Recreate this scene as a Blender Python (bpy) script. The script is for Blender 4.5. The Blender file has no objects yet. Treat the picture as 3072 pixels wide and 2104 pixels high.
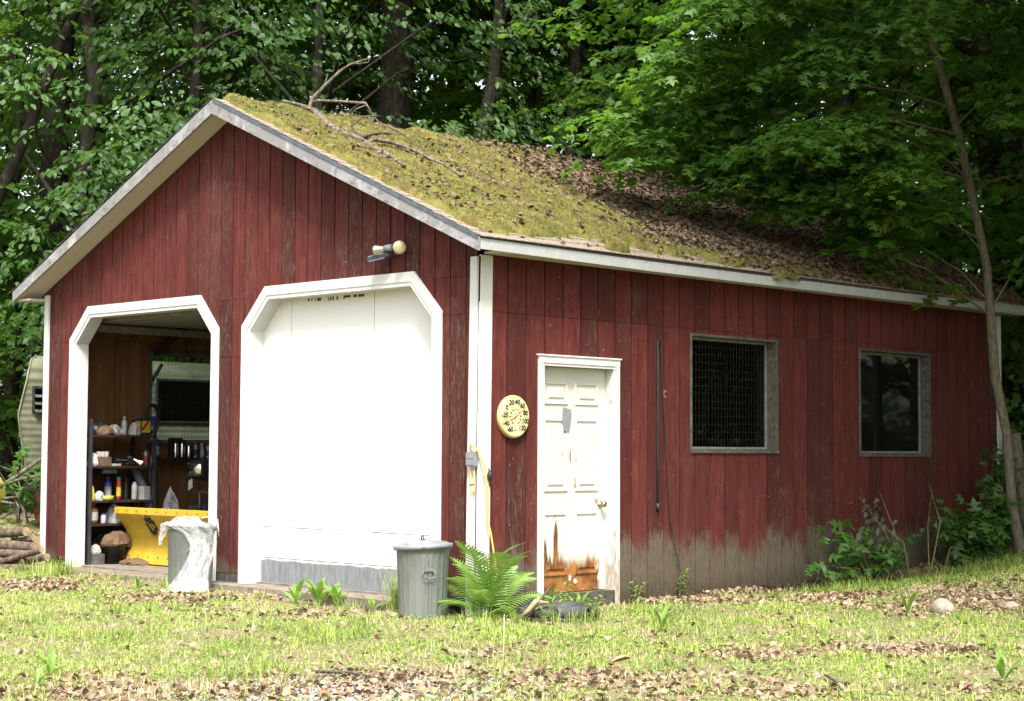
import bpy, bmesh, math, random
import numpy as np
from math import sin, cos, pi, radians
from mathutils import Vector, Matrix, Quaternion

random.seed(7)
RNG = np.random.default_rng(11)
scene = bpy.context.scene
col = scene.collection

# ------------------------------------------------------------------ camera
CAM = np.array([10.45521699, -10.26336796, 1.28645291])
FWD = np.array([-0.69867643, 0.71307785, 0.05806225])
RGT = np.array([0.71447148, 0.69964782, 0.0048401])
UPV = np.array([0.03717176, -0.04486549, 0.99830123])
FOC = 5172.04


def at(px, py, d):
    """a point on the sight line of a place in the photograph (3072 wide), d metres deep"""
    return CAM + d * (FWD + RGT * (px - 1536) / FOC + UPV * (1052 - py) / FOC)


def V(*a):
    return Vector(a)


cam_data = bpy.data.cameras.new('camera')
cam = bpy.data.objects.new('camera', cam_data)
col.objects.link(cam)
cam.matrix_world = Matrix(((RGT[0], UPV[0], -FWD[0], CAM[0]), (RGT[1], UPV[1], -FWD[1], CAM[1]),
                           (RGT[2], UPV[2], -FWD[2], CAM[2]), (0, 0, 0, 1)))
cam_data.sensor_width = 36.0
cam_data.lens = FOC / 3072 * 36
cam_data.clip_end = 600
scene.camera = cam

# ------------------------------------------------------------------ sky, sun, exposure
SUN_DIR = np.array([0.42, -0.37, 0.83])
SUN_DIR /= np.linalg.norm(SUN_DIR)
world = bpy.data.worlds.new('World')
scene.world = world
world.use_nodes = True
wn = world.node_tree
sky = wn.nodes.new('ShaderNodeTexSky')
sky.sky_type = 'NISHITA'
sky.sun_disc = False
sky.sun_elevation = math.asin(SUN_DIR[2])
sky.sun_rotation = math.atan2(SUN_DIR[0], SUN_DIR[1])
sky.air_density = 1.0
sky.dust_density = 4.0
sky.ozone_density = 0.6
hsv = wn.nodes.new('ShaderNodeHueSaturation')
hsv.inputs['Saturation'].default_value = 0.35
wn.links.new(sky.outputs[0], hsv.inputs['Color'])
bg = wn.nodes['Background']
wn.links.new(hsv.outputs[0], bg.inputs['Color'])
bg.inputs['Strength'].default_value = 0.09

sun_data = bpy.data.lights.new('sun', 'SUN')
sun = bpy.data.objects.new('sun', sun_data)
col.objects.link(sun)
sun.rotation_euler = Vector(SUN_DIR).to_track_quat('Z', 'Y').to_euler()
sun_data.energy = 2.0
sun_data.angle = radians(14)
sun_data.color = (1.0, 0.95, 0.87)

scene.view_settings.view_transform = 'Standard'
scene.view_settings.look = 'None'
scene.view_settings.gamma = 1
scene.view_settings.use_curve_mapping = False
scene.view_settings.exposure = 2.3
scene.cycles.max_bounces = 6
scene.cycles.diffuse_bounces = 3
scene.cycles.glossy_bounces = 3
scene.cycles.transmission_bounces = 4
scene.cycles.transparent_max_bounces = 8
scene.cycles.sample_clamp_indirect = 6
scene.cycles.use_denoising = True

# ------------------------------------------------------------------ materials


class Mt:
    """small wrapper for a procedural material"""

    def __init__(s, name, rough=0.7, spec=0.3, metal=0.0):
        s.m = bpy.data.materials.new(name)
        s.m.use_nodes = True
        s.t = s.m.node_tree
        s.b = s.t.nodes['Principled BSDF']
        s.b.inputs['Roughness'].default_value = rough
        s.b.inputs['Specular IOR Level'].default_value = spec
        s.b.inputs['Metallic'].default_value = metal
        s._co = None

    def node(s, ty, **kw):
        n = s.t.nodes.new(ty)
        for k, v in kw.items():
            setattr(n, k, v)
        return n

    def put(s, sock, v):
        if hasattr(v, 'is_output'):
            s.t.links.new(v, sock)
        elif isinstance(v, (tuple, list)) and len(v) == 3 and sock.type == 'RGBA':
            sock.default_value = (*v, 1)
        else:
            sock.default_value = v

    def co(s):
        if s._co is None:
            s._co = s.node('ShaderNodeTexCoord').outputs['Object']
        return s._co

    def xyz(s):
        n = s.node('ShaderNodeSeparateXYZ')
        s.t.links.new(s.co(), n.inputs[0])
        return n.outputs

    def noise(s, scale=5, detail=4, st=(1, 1, 1), rough=0.6, off=(0, 0, 0)):
        mp = s.node('ShaderNodeMapping')
        s.t.links.new(s.co(), mp.inputs[0])
        mp.inputs['Scale'].default_value = st
        mp.inputs['Location'].default_value = off
        n = s.node('ShaderNodeTexNoise')
        s.t.links.new(mp.outputs[0], n.inputs['Vector'])
        n.inputs['Scale'].default_value = scale
        n.inputs['Detail'].default_value = detail
        n.inputs['Roughness'].default_value = rough
        return n.outputs['Fac']

    def math(s, op, a, b=0.0, clamp=False):
        n = s.node('ShaderNodeMath', operation=op, use_clamp=clamp)
        s.put(n.inputs[0], a)
        s.put(n.inputs[1], b)
        return n.outputs[0]

    def step(s, v, a, b, lo=0.0, hi=1.0):
        n = s.node('ShaderNodeMapRange', interpolation_type='SMOOTHSTEP')
        s.put(n.inputs[0], v)
        n.inputs[1].default_value = a
        n.inputs[2].default_value = b
        n.inputs[3].default_value = lo
        n.inputs[4].default_value = hi
        return n.outputs[0]

    def mix(s, f, a, b):
        n = s.node('ShaderNodeMix', data_type='RGBA')
        s.put(n.inputs[0], f)
        s.put(n.inputs[6], a)
        s.put(n.inputs[7], b)
        return n.outputs[2]

    def rnd(s):
        return s.node('ShaderNodeObjectInfo').outputs['Random']

    def color(s, v):
        s.put(s.b.inputs['Base Color'], v)
        return s

    def bump(s, v, strength=0.3, dist=0.01):
        n = s.node('ShaderNodeBump')
        n.inputs['Strength'].default_value = strength
        n.inputs['Distance'].default_value = dist
        s.put(n.inputs['Height'], v)
        s.t.links.new(n.outputs[0], s.b.inputs['Normal'])
        return s

    def spot(s, axis, u0, v0, ru, rv, soft=0.35, wob=None):
        """an elliptic stain on the plane of two object axes"""
        o = s.xyz()
        a = s.math('DIVIDE', s.math('SUBTRACT', o[axis[0]], u0), ru)
        b = s.math('DIVIDE', s.math('SUBTRACT', o[axis[1]], v0), rv)
        d = s.math('SQRT', s.math('ADD', s.math('MULTIPLY', a, a), s.math('MULTIPLY', b, b)))
        if wob is not None:
            d = s.math('ADD', d, wob)
        return s.step(d, 1 - soft, 1 + soft, 1, 0)


def plain(name, c, rough=0.6, metal=0.0, var=0.25, scale=12, spec=0.3, bump=0.0):
    m = Mt(name, rough, spec, metal)
    n = m.noise(scale, 5)
    m.color(m.mix(m.step(n, 0.3, 0.7), tuple(x * (1 - var) for x in c), tuple(min(1, x * (1 + var)) for x in c)))
    if bump:
        m.bump(m.noise(scale * 4, 4), bump)
    return m.m


def siding(name, base_h, worn, rag=0.5):
    """red stained board siding worn to grey wood low down and along streaks"""
    m = Mt(name, 0.8, 0.15)
    z = m.xyz()[2]
    grain = m.noise(9, 8, (5, 5, 0.35), 0.7)
    fine = m.noise(40, 5, (3, 3, 0.22), 0.7)
    big = m.noise(1.4, 4, (1.6, 1.6, 0.6))
    blot = m.noise(7, 6, (1, 1, 0.8))
    rn = m.rnd()
    red = m.mix(m.step(grain, 0.3, 0.72), (0.052, 0.0108, 0.0090), (0.110, 0.0270, 0.0222))
    red = m.mix(m.math('MULTIPLY', m.step(blot, 0.5, 0.75), 0.5), red, (0.120, 0.044, 0.037))
    red = m.mix(m.math('MULTIPLY', m.math('MULTIPLY', rn, rn), 0.85), red, (0.034, 0.0085, 0.0075))
    wood = m.mix(m.step(fine, 0.3, 0.7), (0.050, 0.043, 0.030), (0.128, 0.113, 0.084))
    wood = m.mix(m.math('MULTIPLY', m.step(grain, 0.5, 0.7), 0.5), wood, (0.055, 0.042, 0.03))
    wood = m.mix(m.step(m.math('ADD', z, m.math('MULTIPLY', grain, 0.3)), 0.0, 0.34, 0.75, 0), wood, (0.034, 0.031, 0.018))
    # bare foot: height threshold broken by long vertical noise
    cols = m.noise(2.2, 9, (2.6, 2.6, 0.7), 0.72, (3, 1, 0))
    th = m.math('ADD', m.math('MULTIPLY', m.math('SUBTRACT', cols, 0.5), rag), base_h)
    th = m.math('ADD', th, m.math('MULTIPLY', m.math('SUBTRACT', rn, 0.5), 0.14))
    fl = m.noise(9, 9, (1.8, 1.8, 0.8), 0.75, (6, 2, 0))
    foot = m.step(m.math('ADD', m.math('MULTIPLY', m.math('SUBTRACT', th, z), 1.7), m.math('ADD', m.math('MULTIPLY', fl, 0.55), m.math('MULTIPLY', fine, 0.45))), 0.36, 0.74, 0, 0.88)
    str_ = m.math('MULTIPLY', m.step(fine, 0.50, 0.66), m.step(m.math('ADD', big, m.math('MULTIPLY', m.math('SUBTRACT', rn, 0.5), 0.3)), 0.62 - worn, 0.8 - worn))
    str_ = m.math('MULTIPLY', str_, 0.75)
    mask = m.math('MAXIMUM', foot, str_)
    nick = m.step(m.noise(60, 2, (1, 1, 0.35), 0.4, (7, 7, 7)), 0.735, 0.76, 0, 0.8)
    c = m.mix(mask, red, wood)
    c = m.mix(nick, c, (0.24, 0.19, 0.165))
    m.color(c)
    m.bump(m.math('ADD', fine, m.math('MULTIPLY', grain, 0.6)), 0.35, 0.006)
    return m.m


def white_paint(name, c=(0.80, 0.80, 0.77), dirt=0.25, peel=0.0, peel_low=None):
    m = Mt(name, 0.55, 0.35)
    n = m.noise(6, 6, (2, 2, 0.6))
    sp = m.noise(90, 2)
    g = m.mix(m.math('MULTIPLY', m.step(n, 0.45, 0.8), dirt), c, (0.45, 0.43, 0.38))
    g = m.mix(m.step(sp, 0.76, 0.79, 0, 0.7), g, (0.16, 0.15, 0.13))
    if peel > 0:
        p = m.noise(5, 8, (1, 1, 1), 0.75, (2, 5, 1))
        g = m.mix(m.step(p, 0.62 - peel * 0.2, 0.7 - peel * 0.2, 0, 0.85), g, (0.17, 0.17, 0.165))
        p2 = m.noise(14, 8, (1, 1, 1), 0.75, (4, 5, 1))
        g = m.mix(m.step(p2, 0.66 - peel * 0.12, 0.72 - peel * 0.12, 0, 0.7), g, (0.075, 0.072, 0.066))
    if peel_low is not None:
        z = m.xyz()[2]
        p = m.noise(9, 7, (2, 2, 0.35), 0.7)
        th = m.math('ADD', m.math('MULTIPLY', m.math('SUBTRACT', p, 0.5), 1.9), peel_low)
        f = m.step(m.math('SUBTRACT', z, th), -0.05, 0.08, 0.95, 0)
        w = m.mix(m.step(m.noise(40, 4, (2, 2, 0.3)), 0.3, 0.7), (0.2, 0.17, 0.13), (0.42, 0.37, 0.3))
        g = m.mix(f, g, w)
    m.color(g)
    m.bump(m.noise(30, 4, (3, 3, 0.4)), 0.12, 0.004)
    return m.m


def leaf_mat(name, a, b, trans, tmix=0.42, rough=0.42, scale=(1.3, 17), yellow=None):
    """leaf: two greens varied clump by clump and leaf by leaf, light passing through"""
    m = Mt(name, rough, 0.45)
    n1 = m.noise(scale[0], 3)
    n2 = m.noise(scale[1], 1)
    f = m.step(m.math('ADD', m.math('MULTIPLY', n1, 0.55), m.math('MULTIPLY', n2, 0.45)), 0.36, 0.64)
    c = m.mix(f, a, b)
    if yellow:
        c = m.mix(m.step(m.noise(9, 1, off=(3, 3, 3)), 0.68, 0.74, 0, 0.8), c, yellow)
    m.color(c)
    tr = m.node('ShaderNodeBsdfTranslucent')
    m.put(tr.inputs['Color'], m.mix(f, tuple(x * 0.8 for x in trans), trans))
    mx = m.node('ShaderNodeMixShader')
    mx.inputs[0].default_value = tmix
    m.t.links.new(m.b.outputs[0], mx.inputs[1])
    m.t.links.new(tr.outputs[0], mx.inputs[2])
    out = m.t.nodes['Material Output']
    m.t.links.new(mx.outputs[0], out.inputs['Surface'])
    return m.m


def bark_mat(name, a, b, scale=14):
    m = Mt(name, 0.9, 0.1)
    n = m.noise(scale, 8, (1.6, 1.6, 0.5), 0.7)
    l = m.noise(5, 4, off=(1, 2, 3))
    c = m.mix(m.step(n, 0.35, 0.65), a, b)
    c = m.mix(m.step(l, 0.58, 0.68, 0, 0.35), c, (0.15, 0.16, 0.13))
    m.color(c)
    m.bump(n, 0.6, 0.02)
    return m.m


def glass_mat(name, tint=(0.75, 0.8, 0.78), rough=0.03):
    m = Mt(name)
    fr = m.node('ShaderNodeFresnel')
    fr.inputs[0].default_value = 1.5
    tb = m.node('ShaderNodeBsdfTransparent')
    m.put(tb.inputs[0], tint)
    gl = m.node('ShaderNodeBsdfGlossy')
    gl.inputs['Roughness'].default_value = rough
    mx = m.node('ShaderNodeMixShader')
    m.t.links.new(fr.outputs[0], mx.inputs[0])
    m.t.links.new(tb.outputs[0], mx.inputs[1])
    m.t.links.new(gl.outputs[0], mx.inputs[2])
    m.t.links.new(mx.outputs[0], m.t.nodes['Material Output'].inputs['Surface'])
    return m.m


def film_mat(name, opac=0.55):
    """thin milky plastic film"""
    m = Mt(name, 0.25, 0.6)
    m.color((0.75, 0.76, 0.77))
    n = m.noise(11, 6, (1, 1, 0.6), 0.7)
    m.bump(m.noise(24, 5, (1, 1, 0.7), 0.7), 0.8, 0.02)
    tb = m.node('ShaderNodeBsdfTransparent')
    tr = m.node('ShaderNodeBsdfTranslucent')
    m.put(tr.inputs[0], (0.85, 0.86, 0.86))
    m1 = m.node('ShaderNodeMixShader')
    m1.inputs[0].default_value = 0.3
    m.t.links.new(m.b.outputs[0], m1.inputs[1])
    m.t.links.new(tr.outputs[0], m1.inputs[2])
    mx = m.node('ShaderNodeMixShader')
    m.put(mx.inputs[0], m.step(n, 0.3, 0.7, opac - 0.10, opac + 0.22))
    m.t.links.new(tb.outputs[0], mx.inputs[1])
    m.t.links.new(m1.outputs[0], mx.inputs[2])
    m.t.links.new(mx.outputs[0], m.t.nodes['Material Output'].inputs['Surface'])
    return m.m


MAT = {}
MAT['siding_front'] = siding('red siding front', 0.10, 0.16, 0.5)
MAT['siding_side'] = siding('red siding side', 0.44, 0.055, 0.85)
MAT['sheathing'] = plain('dark sheathing', (0.018, 0.009, 0.008), 0.9)
MAT['white'] = white_paint('white paint', (0.50, 0.50, 0.485), dirt=0.3)
MAT['white_peel'] = white_paint('peeling white paint', (0.24, 0.245, 0.25), 0.5, 1.0)
MAT['white_fascia'] = white_paint('weathered white paint', (0.29, 0.305, 0.30), 0.5, 0.1)
MAT['white_jamb'] = white_paint('white jamb peeling low', (0.46, 0.46, 0.44), dirt=0.3, peel=0.12, peel_low=0.25)
MAT['white_low'] = white_paint('white trim grey at its foot', (0.44, 0.445, 0.44), dirt=0.35, peel_low=-0.55)
MAT['soffit'] = white_paint('cream soffit', (0.46, 0.43, 0.37), 0.3)
MAT['grey_wood'] = plain('weathered grey wood', (0.062, 0.058, 0.047), 0.9, var=0.4, scale=22, bump=0.3)
MAT['jamb_wood'] = plain('grey window jamb', (0.078, 0.076, 0.066), 0.85, var=0.35, scale=9, bump=0.2)
MAT['wire'] = plain('galvanised wire', (0.045, 0.045, 0.04), 0.8)
MAT['glass'] = glass_mat('window glass')
MAT['concrete'] = plain('old concrete', (0.15, 0.125, 0.10), 0.9, var=0.3, scale=7, bump=0.3)
MAT['drip'] = plain('blue grey drip edge', (0.11, 0.125, 0.155), 0.45, 0.5)
MAT['shingle'] = plain('tan asphalt shingle', (0.19, 0.155, 0.12), 0.95, var=0.35, scale=30, bump=0.4)
MAT['shingle_dark'] = plain('dark shingle edge', (0.05, 0.045, 0.045), 0.9)
MAT['black'] = plain('black plastic', (0.016, 0.016, 0.017), 0.45, var=0.3)
MAT['rubber'] = plain('tyre rubber', (0.045, 0.045, 0.055), 0.7, var=0.35, scale=9)
MAT['steel_dark'] = plain('dark shelf steel', (0.05, 0.05, 0.06), 0.5, 0.5)
MAT['chrome'] = plain('bright metal', (0.55, 0.54, 0.5), 0.22, 1.0, var=0.1)
MAT['brass'] = plain('tarnished knob metal', (0.42, 0.38, 0.32), 0.25, 1.0, var=0.3, scale=30)
MAT['grey_plastic'] = plain('grey plastic box', (0.17, 0.18, 0.20), 0.5, var=0.1)
MAT['yellow_cord'] = plain('pale yellow cord', (0.48, 0.38, 0.09), 0.5, var=0.1)
MAT['branch_dead'] = bark_mat('dead branch bark', (0.045, 0.036, 0.027), (0.18, 0.152, 0.12), 18)
MAT['twig_dark'] = bark_mat('dark dead twig', (0.045, 0.035, 0.028), (0.13, 0.11, 0.09), 18)
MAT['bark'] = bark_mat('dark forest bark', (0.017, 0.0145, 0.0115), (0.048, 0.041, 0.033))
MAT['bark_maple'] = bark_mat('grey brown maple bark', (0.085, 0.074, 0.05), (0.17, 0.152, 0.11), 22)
MAT['log_end'] = plain('cut log end', (0.28, 0.19, 0.11), 0.9, var=0.3, scale=20)
MAT['log_bark'] = bark_mat('log bark', (0.05, 0.036, 0.026), (0.14, 0.108, 0.08), 14)
MAT['yellow_paint'] = plain('yellow plow paint', (0.40, 0.265, 0.028), 0.45, var=0.12, scale=5)
MAT['cardboard'] = plain('brown cardboard', (0.09, 0.055, 0.03), 0.9, var=0.2)
MAT['paper'] = plain('off white paper', (0.24, 0.235, 0.21), 0.8, var=0.15)
MAT['white_plastic'] = plain('white plastic', (0.27, 0.27, 0.265), 0.4, var=0.08)
MAT['red_plastic'] = plain('red plastic', (0.17, 0.014, 0.012), 0.45)
MAT['blue_plastic'] = plain('dark blue plastic', (0.025, 0.04, 0.2), 0.4)
MAT['teal_plastic'] = plain('teal plastic', (0.02, 0.2, 0.22), 0.4)
MAT['yellow_plastic'] = plain('yellow plastic', (0.36, 0.27, 0.02), 0.5)
MAT['green_plastic'] = plain('yellow green plastic', (0.2, 0.25, 0.03), 0.5)
MAT['brown_plastic'] = plain('dark brown jug plastic', (0.08, 0.03, 0.015), 0.4)
MAT['grey_metal'] = plain('dull grey metal', (0.16, 0.16, 0.16), 0.45, 0.6)
MAT['film'] = film_mat('clear plastic bag film', 0.26)
MAT['rope'] = plain('pale rope', (0.55, 0.5, 0.38), 0.9)
MAT['hose'] = plain('dark rope', (0.02, 0.022, 0.022), 0.8)
MAT['orange_rust'] = plain('rusty metal', (0.22, 0.09, 0.04), 0.9, var=0.5)
MAT['green_barrel'] = plain('olive yellow barrel paint', (0.20, 0.19, 0.03), 0.6, var=0.3)
MAT['stone'] = plain('pale field stone', (0.26, 0.215, 0.17), 0.9, var=0.25, scale=9, bump=0.4)
MAT['print_black'] = plain('black print', (0.012, 0.012, 0.012), 0.6)
MAT['grey_paint'] = plain('darkened grey white paint', (0.16, 0.155, 0.14), 0.8)  # grey stands in for shade on the white overhead door and its track
MAT['needle'] = plain('red needle', (0.8, 0.06, 0.02), 0.4, var=0.05)
MAT['dial'] = plain('pale yellow dial', (0.50, 0.455, 0.245), 0.45, var=0.05, scale=3)
MAT['rim'] = plain('yellow dial rim', (0.46, 0.385, 0.16), 0.4, var=0.08, scale=3)
MAT['lamp_glass'] = plain('frosted amber lamp glass', (0.36, 0.32, 0.20), 0.15, 0.0, var=0.15, spec=0.8)


def _ply():
    m = Mt('interior plywood', 0.85, 0.15)
    g = m.noise(3.5, 7, (1, 2.6, 0.35), 0.65)
    k = m.noise(2.2, 5, (1, 1.5, 0.5), 0.6, (4, 2, 0))
    c = m.mix(m.step(g, 0.3, 0.7), (0.105, 0.052, 0.02), (0.175, 0.094, 0.04))
    c = m.mix(m.step(k, 0.55, 0.75, 0, 0.7), c, (0.07, 0.032, 0.014))
    m.color(c)
    return m.m


def _galv(name, tint):
    m = Mt(name, 0.5, 0.5, 0.3)
    n = m.noise(5, 6, (1, 1, 0.5))
    sp = m.noise(26, 3)
    c = m.mix(m.step(n, 0.3, 0.7), tuple(x * 0.72 for x in tint), tint)
    c = m.mix(m.step(sp, 0.5, 0.8, 0, 0.5), c, (0.20, 0.215, 0.225))
    z = m.xyz()[2]
    low = m.math('MULTIPLY', m.step(z, 0.02, 0.2, 1, 0), m.step(m.noise(9, 4, off=(2, 0, 1)), 0.56, 0.7))
    c = m.mix(low, c, (0.22, 0.11, 0.06))
    m.color(c)
    return m.m


def _garage_door():
    m = Mt('white painted garage door', 0.5, 0.35)
    o = m.xyz()
    n = m.noise(5, 6, (1.5, 1.5, 0.5))
    c = m.mix(m.step(n, 0.5, 0.85, 0, 0.3), (0.62, 0.62, 0.60), (0.46, 0.44, 0.39))
    sp = m.noise(70, 2)
    c = m.mix(m.step(sp, 0.745, 0.77, 0, 0.8), c, (0.12, 0.10, 0.09))
    # scuffs right of the middle and drips at the foot
    sc = m.noise(26, 3, (1.6, 1, 0.5), 0.5, (2, 0, 0))
    reg = m.spot((0, 2), -0.95, 1.3, 0.3, 0.9, 0.6)
    c = m.mix(m.math('MULTIPLY', m.step(sc, 0.66, 0.7), reg), c, (0.3, 0.22, 0.15))
    dr = m.noise(30, 3, (1.6, 1, 0.09), 0.5, (5, 0, 0))
    low = m.step(o[2], 0.3, 0.65, 1, 0)
    c = m.mix(m.math('MULTIPLY', m.step(dr, 0.64, 0.68), m.math('MULTIPLY', low, 0.8)), c, (0.16, 0.1, 0.07))
    m.color(c)
    return m.m


def _door_foot():
    m = Mt('grey metal door foot', 0.5, 0.4)
    o = m.xyz()
    n = m.noise(14, 6, (2, 1, 0.35))
    g = m.mix(m.step(n, 0.3, 0.75), (0.11, 0.118, 0.125), (0.21, 0.222, 0.232))
    e = m.noise(4, 6, (1.6, 1, 0.3), 0.7)
    th = m.math('ADD', m.math('MULTIPLY', m.math('SUBTRACT', e, 0.5), -0.07), 0.218)
    f = m.step(m.math('SUBTRACT', o[2], th), -0.01, 0.012)
    m.color(m.mix(f, g, (0.62, 0.62, 0.6)))
    return m.m


def _entry_door():
    m = Mt('cream steel door with rust', 0.45, 0.4)
    o = m.xyz()
    y, z = o[1], o[2]
    c = m.mix(m.step(m.noise(4, 4), 0.4, 0.8, 0, 0.25), (0.48, 0.475, 0.425), (0.38, 0.37, 0.31))
    # rust from the foot up, in flames that stand highest on the hinge side
    w = m.noise(11.5, 3, (1, 1.0, 0.14), 0.5, (0, 0.3, 0))
    w2 = m.noise(16, 5, (1, 1, 0.5), 0.6)
    left = m.step(y, 1.0, 1.2, 1, 0)
    th = m.math('ADD', 0.345, m.math('MULTIPLY', left, 0.22))
    amp = m.math('ADD', 0.35, m.math('MULTIPLY', left, 1.15))
    th = m.math('ADD', th, m.math('MULTIPLY', m.math('SUBTRACT', w, 0.5), amp))
    th = m.math('ADD', th, m.math('MULTIPLY', m.math('SUBTRACT', w2, 0.5), 0.09))
    d = m.math('SUBTRACT', z, th)
    rust = m.step(d, -0.10, 0.03, 1, 0)
    edge = m.step(y, 1.6, 1.68, 1, 0)
    rust = m.math('MULTIPLY', rust, edge)
    flake = m.step(m.noise(8, 5, (1, 1, 0.8), 0.6, (9, 4, 2)), 0.60, 0.63, 1, 0)
    rust = m.math('MULTIPLY', rust, m.math('MAXIMUM', flake, left))
    rc = m.mix(m.step(m.noise(9, 6), 0.3, 0.7), (0.10, 0.036, 0.010), (0.29, 0.125, 0.035))
    rc = m.mix(m.math('MULTIPLY', m.step(d, -0.22, 0, 0, 1), left), rc, (0.05, 0.017, 0.006))
    c = m.mix(rust, c, rc)
    wob = m.math('MULTIPLY', m.math('SUBTRACT', w2, 0.5), 0.8)
    for u0, v0, ru, rv in ((1.245, 1.24, 0.012, 0.07), (1.31, 1.21, 0.006, 0.03), (1.305, 0.97, 0.012, 0.02), (1.305, 1.01, 0.004, 0.05),
                           (1.06, 1.24, 0.004, 0.05), (1.13, 1.25, 0.005, 0.02), (1.60, 0.83, 0.022, 0.025)):
        c = m.mix(m.math('MULTIPLY', m.spot((1, 2), u0, v0, ru, rv, 0.4, wob), 0.85), c, (0.24, 0.10, 0.03))
    m.color(c)
    return m.m


def _camper():
    m = Mt('dull cream camper metal', 0.5, 0.4)
    n = m.noise(3, 6)
    st = m.noise(12, 5, (1, 1, 0.25), 0.7, (1, 1, 1))
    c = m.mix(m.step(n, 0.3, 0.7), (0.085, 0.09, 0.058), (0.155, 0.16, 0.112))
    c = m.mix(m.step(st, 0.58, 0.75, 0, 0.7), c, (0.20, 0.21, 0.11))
    m.color(c)
    return m.m


def _ground():
    m = Mt('lawn soil', 0.95, 0.1)
    a = m.noise(1.3, 5)
    b = m.noise(24, 6, rough=0.7)
    c = m.mix(m.step(b, 0.3, 0.7), (0.10, 0.075, 0.045), (0.28, 0.22, 0.15))
    c = m.mix(m.step(a, 0.42, 0.6, 0, 0.6), c, (0.14, 0.17, 0.05))
    m.color(c)
    m.bump(b, 0.8, 0.03)
    return m.m


def _moss():
    m = Mt('roof moss', 0.95, 0.05)
    a = m.noise(1.6, 5)
    b = m.noise(13, 6, rough=0.7)
    c0 = m.noise(55, 4)
    y = m.xyz()[1]
    c = m.mix(m.step(b, 0.3, 0.7), (0.092, 0.088, 0.023), (0.180, 0.163, 0.052))
    c = m.mix(m.step(a, 0.5, 0.7, 0, 0.7), c, (0.062, 0.085, 0.016))
    c = m.mix(m.step(c0, 0.55, 0.75, 0, 0.5), c, (0.19, 0.165, 0.07))
    br = m.noise(4, 5, off=(5, 1, 2))
    c = m.mix(m.step(br, 0.53, 0.66, 0, 0.75), c, (0.095, 0.066, 0.028))
    m.color(c)
    m.bump(m.math('ADD', b, c0), 0.9, 0.03)
    return m.m


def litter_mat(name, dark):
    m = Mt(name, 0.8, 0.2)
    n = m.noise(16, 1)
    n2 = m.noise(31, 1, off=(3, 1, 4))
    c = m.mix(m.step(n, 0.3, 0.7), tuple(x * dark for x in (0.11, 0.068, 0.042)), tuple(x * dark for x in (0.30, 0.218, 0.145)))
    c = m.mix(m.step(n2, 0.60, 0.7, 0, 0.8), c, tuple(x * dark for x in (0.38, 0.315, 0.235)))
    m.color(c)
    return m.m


MAT['plywood'] = _ply()
MAT['galv'] = _galv('galvanised can steel', (0.165, 0.182, 0.168))
MAT['galv_lid'] = _galv('galvanised lid steel', (0.24, 0.255, 0.285))
MAT['garage_door'] = _garage_door()
MAT['door_foot'] = _door_foot()
MAT['entry_door'] = _entry_door()
MAT['camper'] = _camper()
MAT['ground'] = _ground()
MAT['moss'] = _moss()
MAT['moss_tuft'] = leaf_mat('moss tufts', (0.112, 0.102, 0.030), (0.180, 0.158, 0.055), (0.14, 0.14, 0.04), 0.25, 0.8)
MAT['litter'] = litter_mat('dead leaf litter', 1.0)
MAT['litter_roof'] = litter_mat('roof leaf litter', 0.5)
MAT['gravel'] = plain('pale gravel', (0.30, 0.28, 0.26), 0.9, var=0.4, scale=16)
MAT['grass'] = leaf_mat('lawn grass', (0.125, 0.205, 0.036), (0.35, 0.44, 0.095), (0.30, 0.42, 0.07), 0.35, 0.5, (1.0, 30))
MAT['clover'] = leaf_mat('ground cover leaves', (0.14, 0.24, 0.04), (0.31, 0.43, 0.08), (0.28, 0.44, 0.06), 0.35, 0.5, (1.0, 30))
MAT['straw'] = plain('dry grass', (0.46, 0.38, 0.22), 0.8)
MAT['weed'] = leaf_mat('broad weed leaf', (0.11, 0.21, 0.035), (0.21, 0.33, 0.065), (0.24, 0.42, 0.05))
MAT['fern'] = leaf_mat('fern frond', (0.13, 0.25, 0.045), (0.23, 0.37, 0.08), (0.26, 0.44, 0.07))
MAT['leaf_birch'] = leaf_mat('ovate forest leaf', (0.030, 0.075, 0.020), (0.072, 0.142, 0.040), (0.13, 0.27, 0.035), 0.42, 0.55)
MAT['leaf_deep'] = leaf_mat('deep forest leaf', (0.036, 0.090, 0.013), (0.086, 0.165, 0.022), (0.21, 0.40, 0.022), 0.52, 0.5)
MAT['leaf_maple'] = leaf_mat('maple leaf', (0.040, 0.108, 0.022), (0.100, 0.200, 0.036), (0.22, 0.43, 0.035), 0.42, 0.42, yellow=(0.20, 0.27, 0.035))
MAT['leaf_bush'] = leaf_mat('young maple leaf', (0.036, 0.098, 0.017), (0.070, 0.150, 0.026), (0.12, 0.27, 0.025), 0.42, 0.45)
MAT['leaf_wilt'] = leaf_mat('wilted leaf', (0.045, 0.062, 0.030), (0.085, 0.105, 0.05), (0.08, 0.10, 0.035), 0.3, 0.6)
MAT['stem'] = plain('green brown stem', (0.12, 0.11, 0.04), 0.8)
MAT['forest_floor'] = plain('forest floor', (0.05, 0.042, 0.022), 0.95, var=0.5, scale=3)

# ------------------------------------------------------------------ object helpers


def link(name, me, parent=None, kind=None):
    o = bpy.data.objects.new(name, me)
    col.objects.link(o)
    if parent is not None:
        o.parent = parent
    if kind:
        o['kind'] = kind
    return o


def tag(o, label, cat, group=None):
    o['label'] = label
    o['category'] = cat
    if group:
        o['group'] = group
    return o


def thing(name, label, cat, loc=(0, 0, 0), rz=0.0, group=None):
    o = bpy.data.objects.new(name, None)
    o.empty_display_size = 0.1
    col.objects.link(o)
    o.location = loc
    o.rotation_euler = (0, 0, rz)
    return tag(o, label, cat, group)


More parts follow.
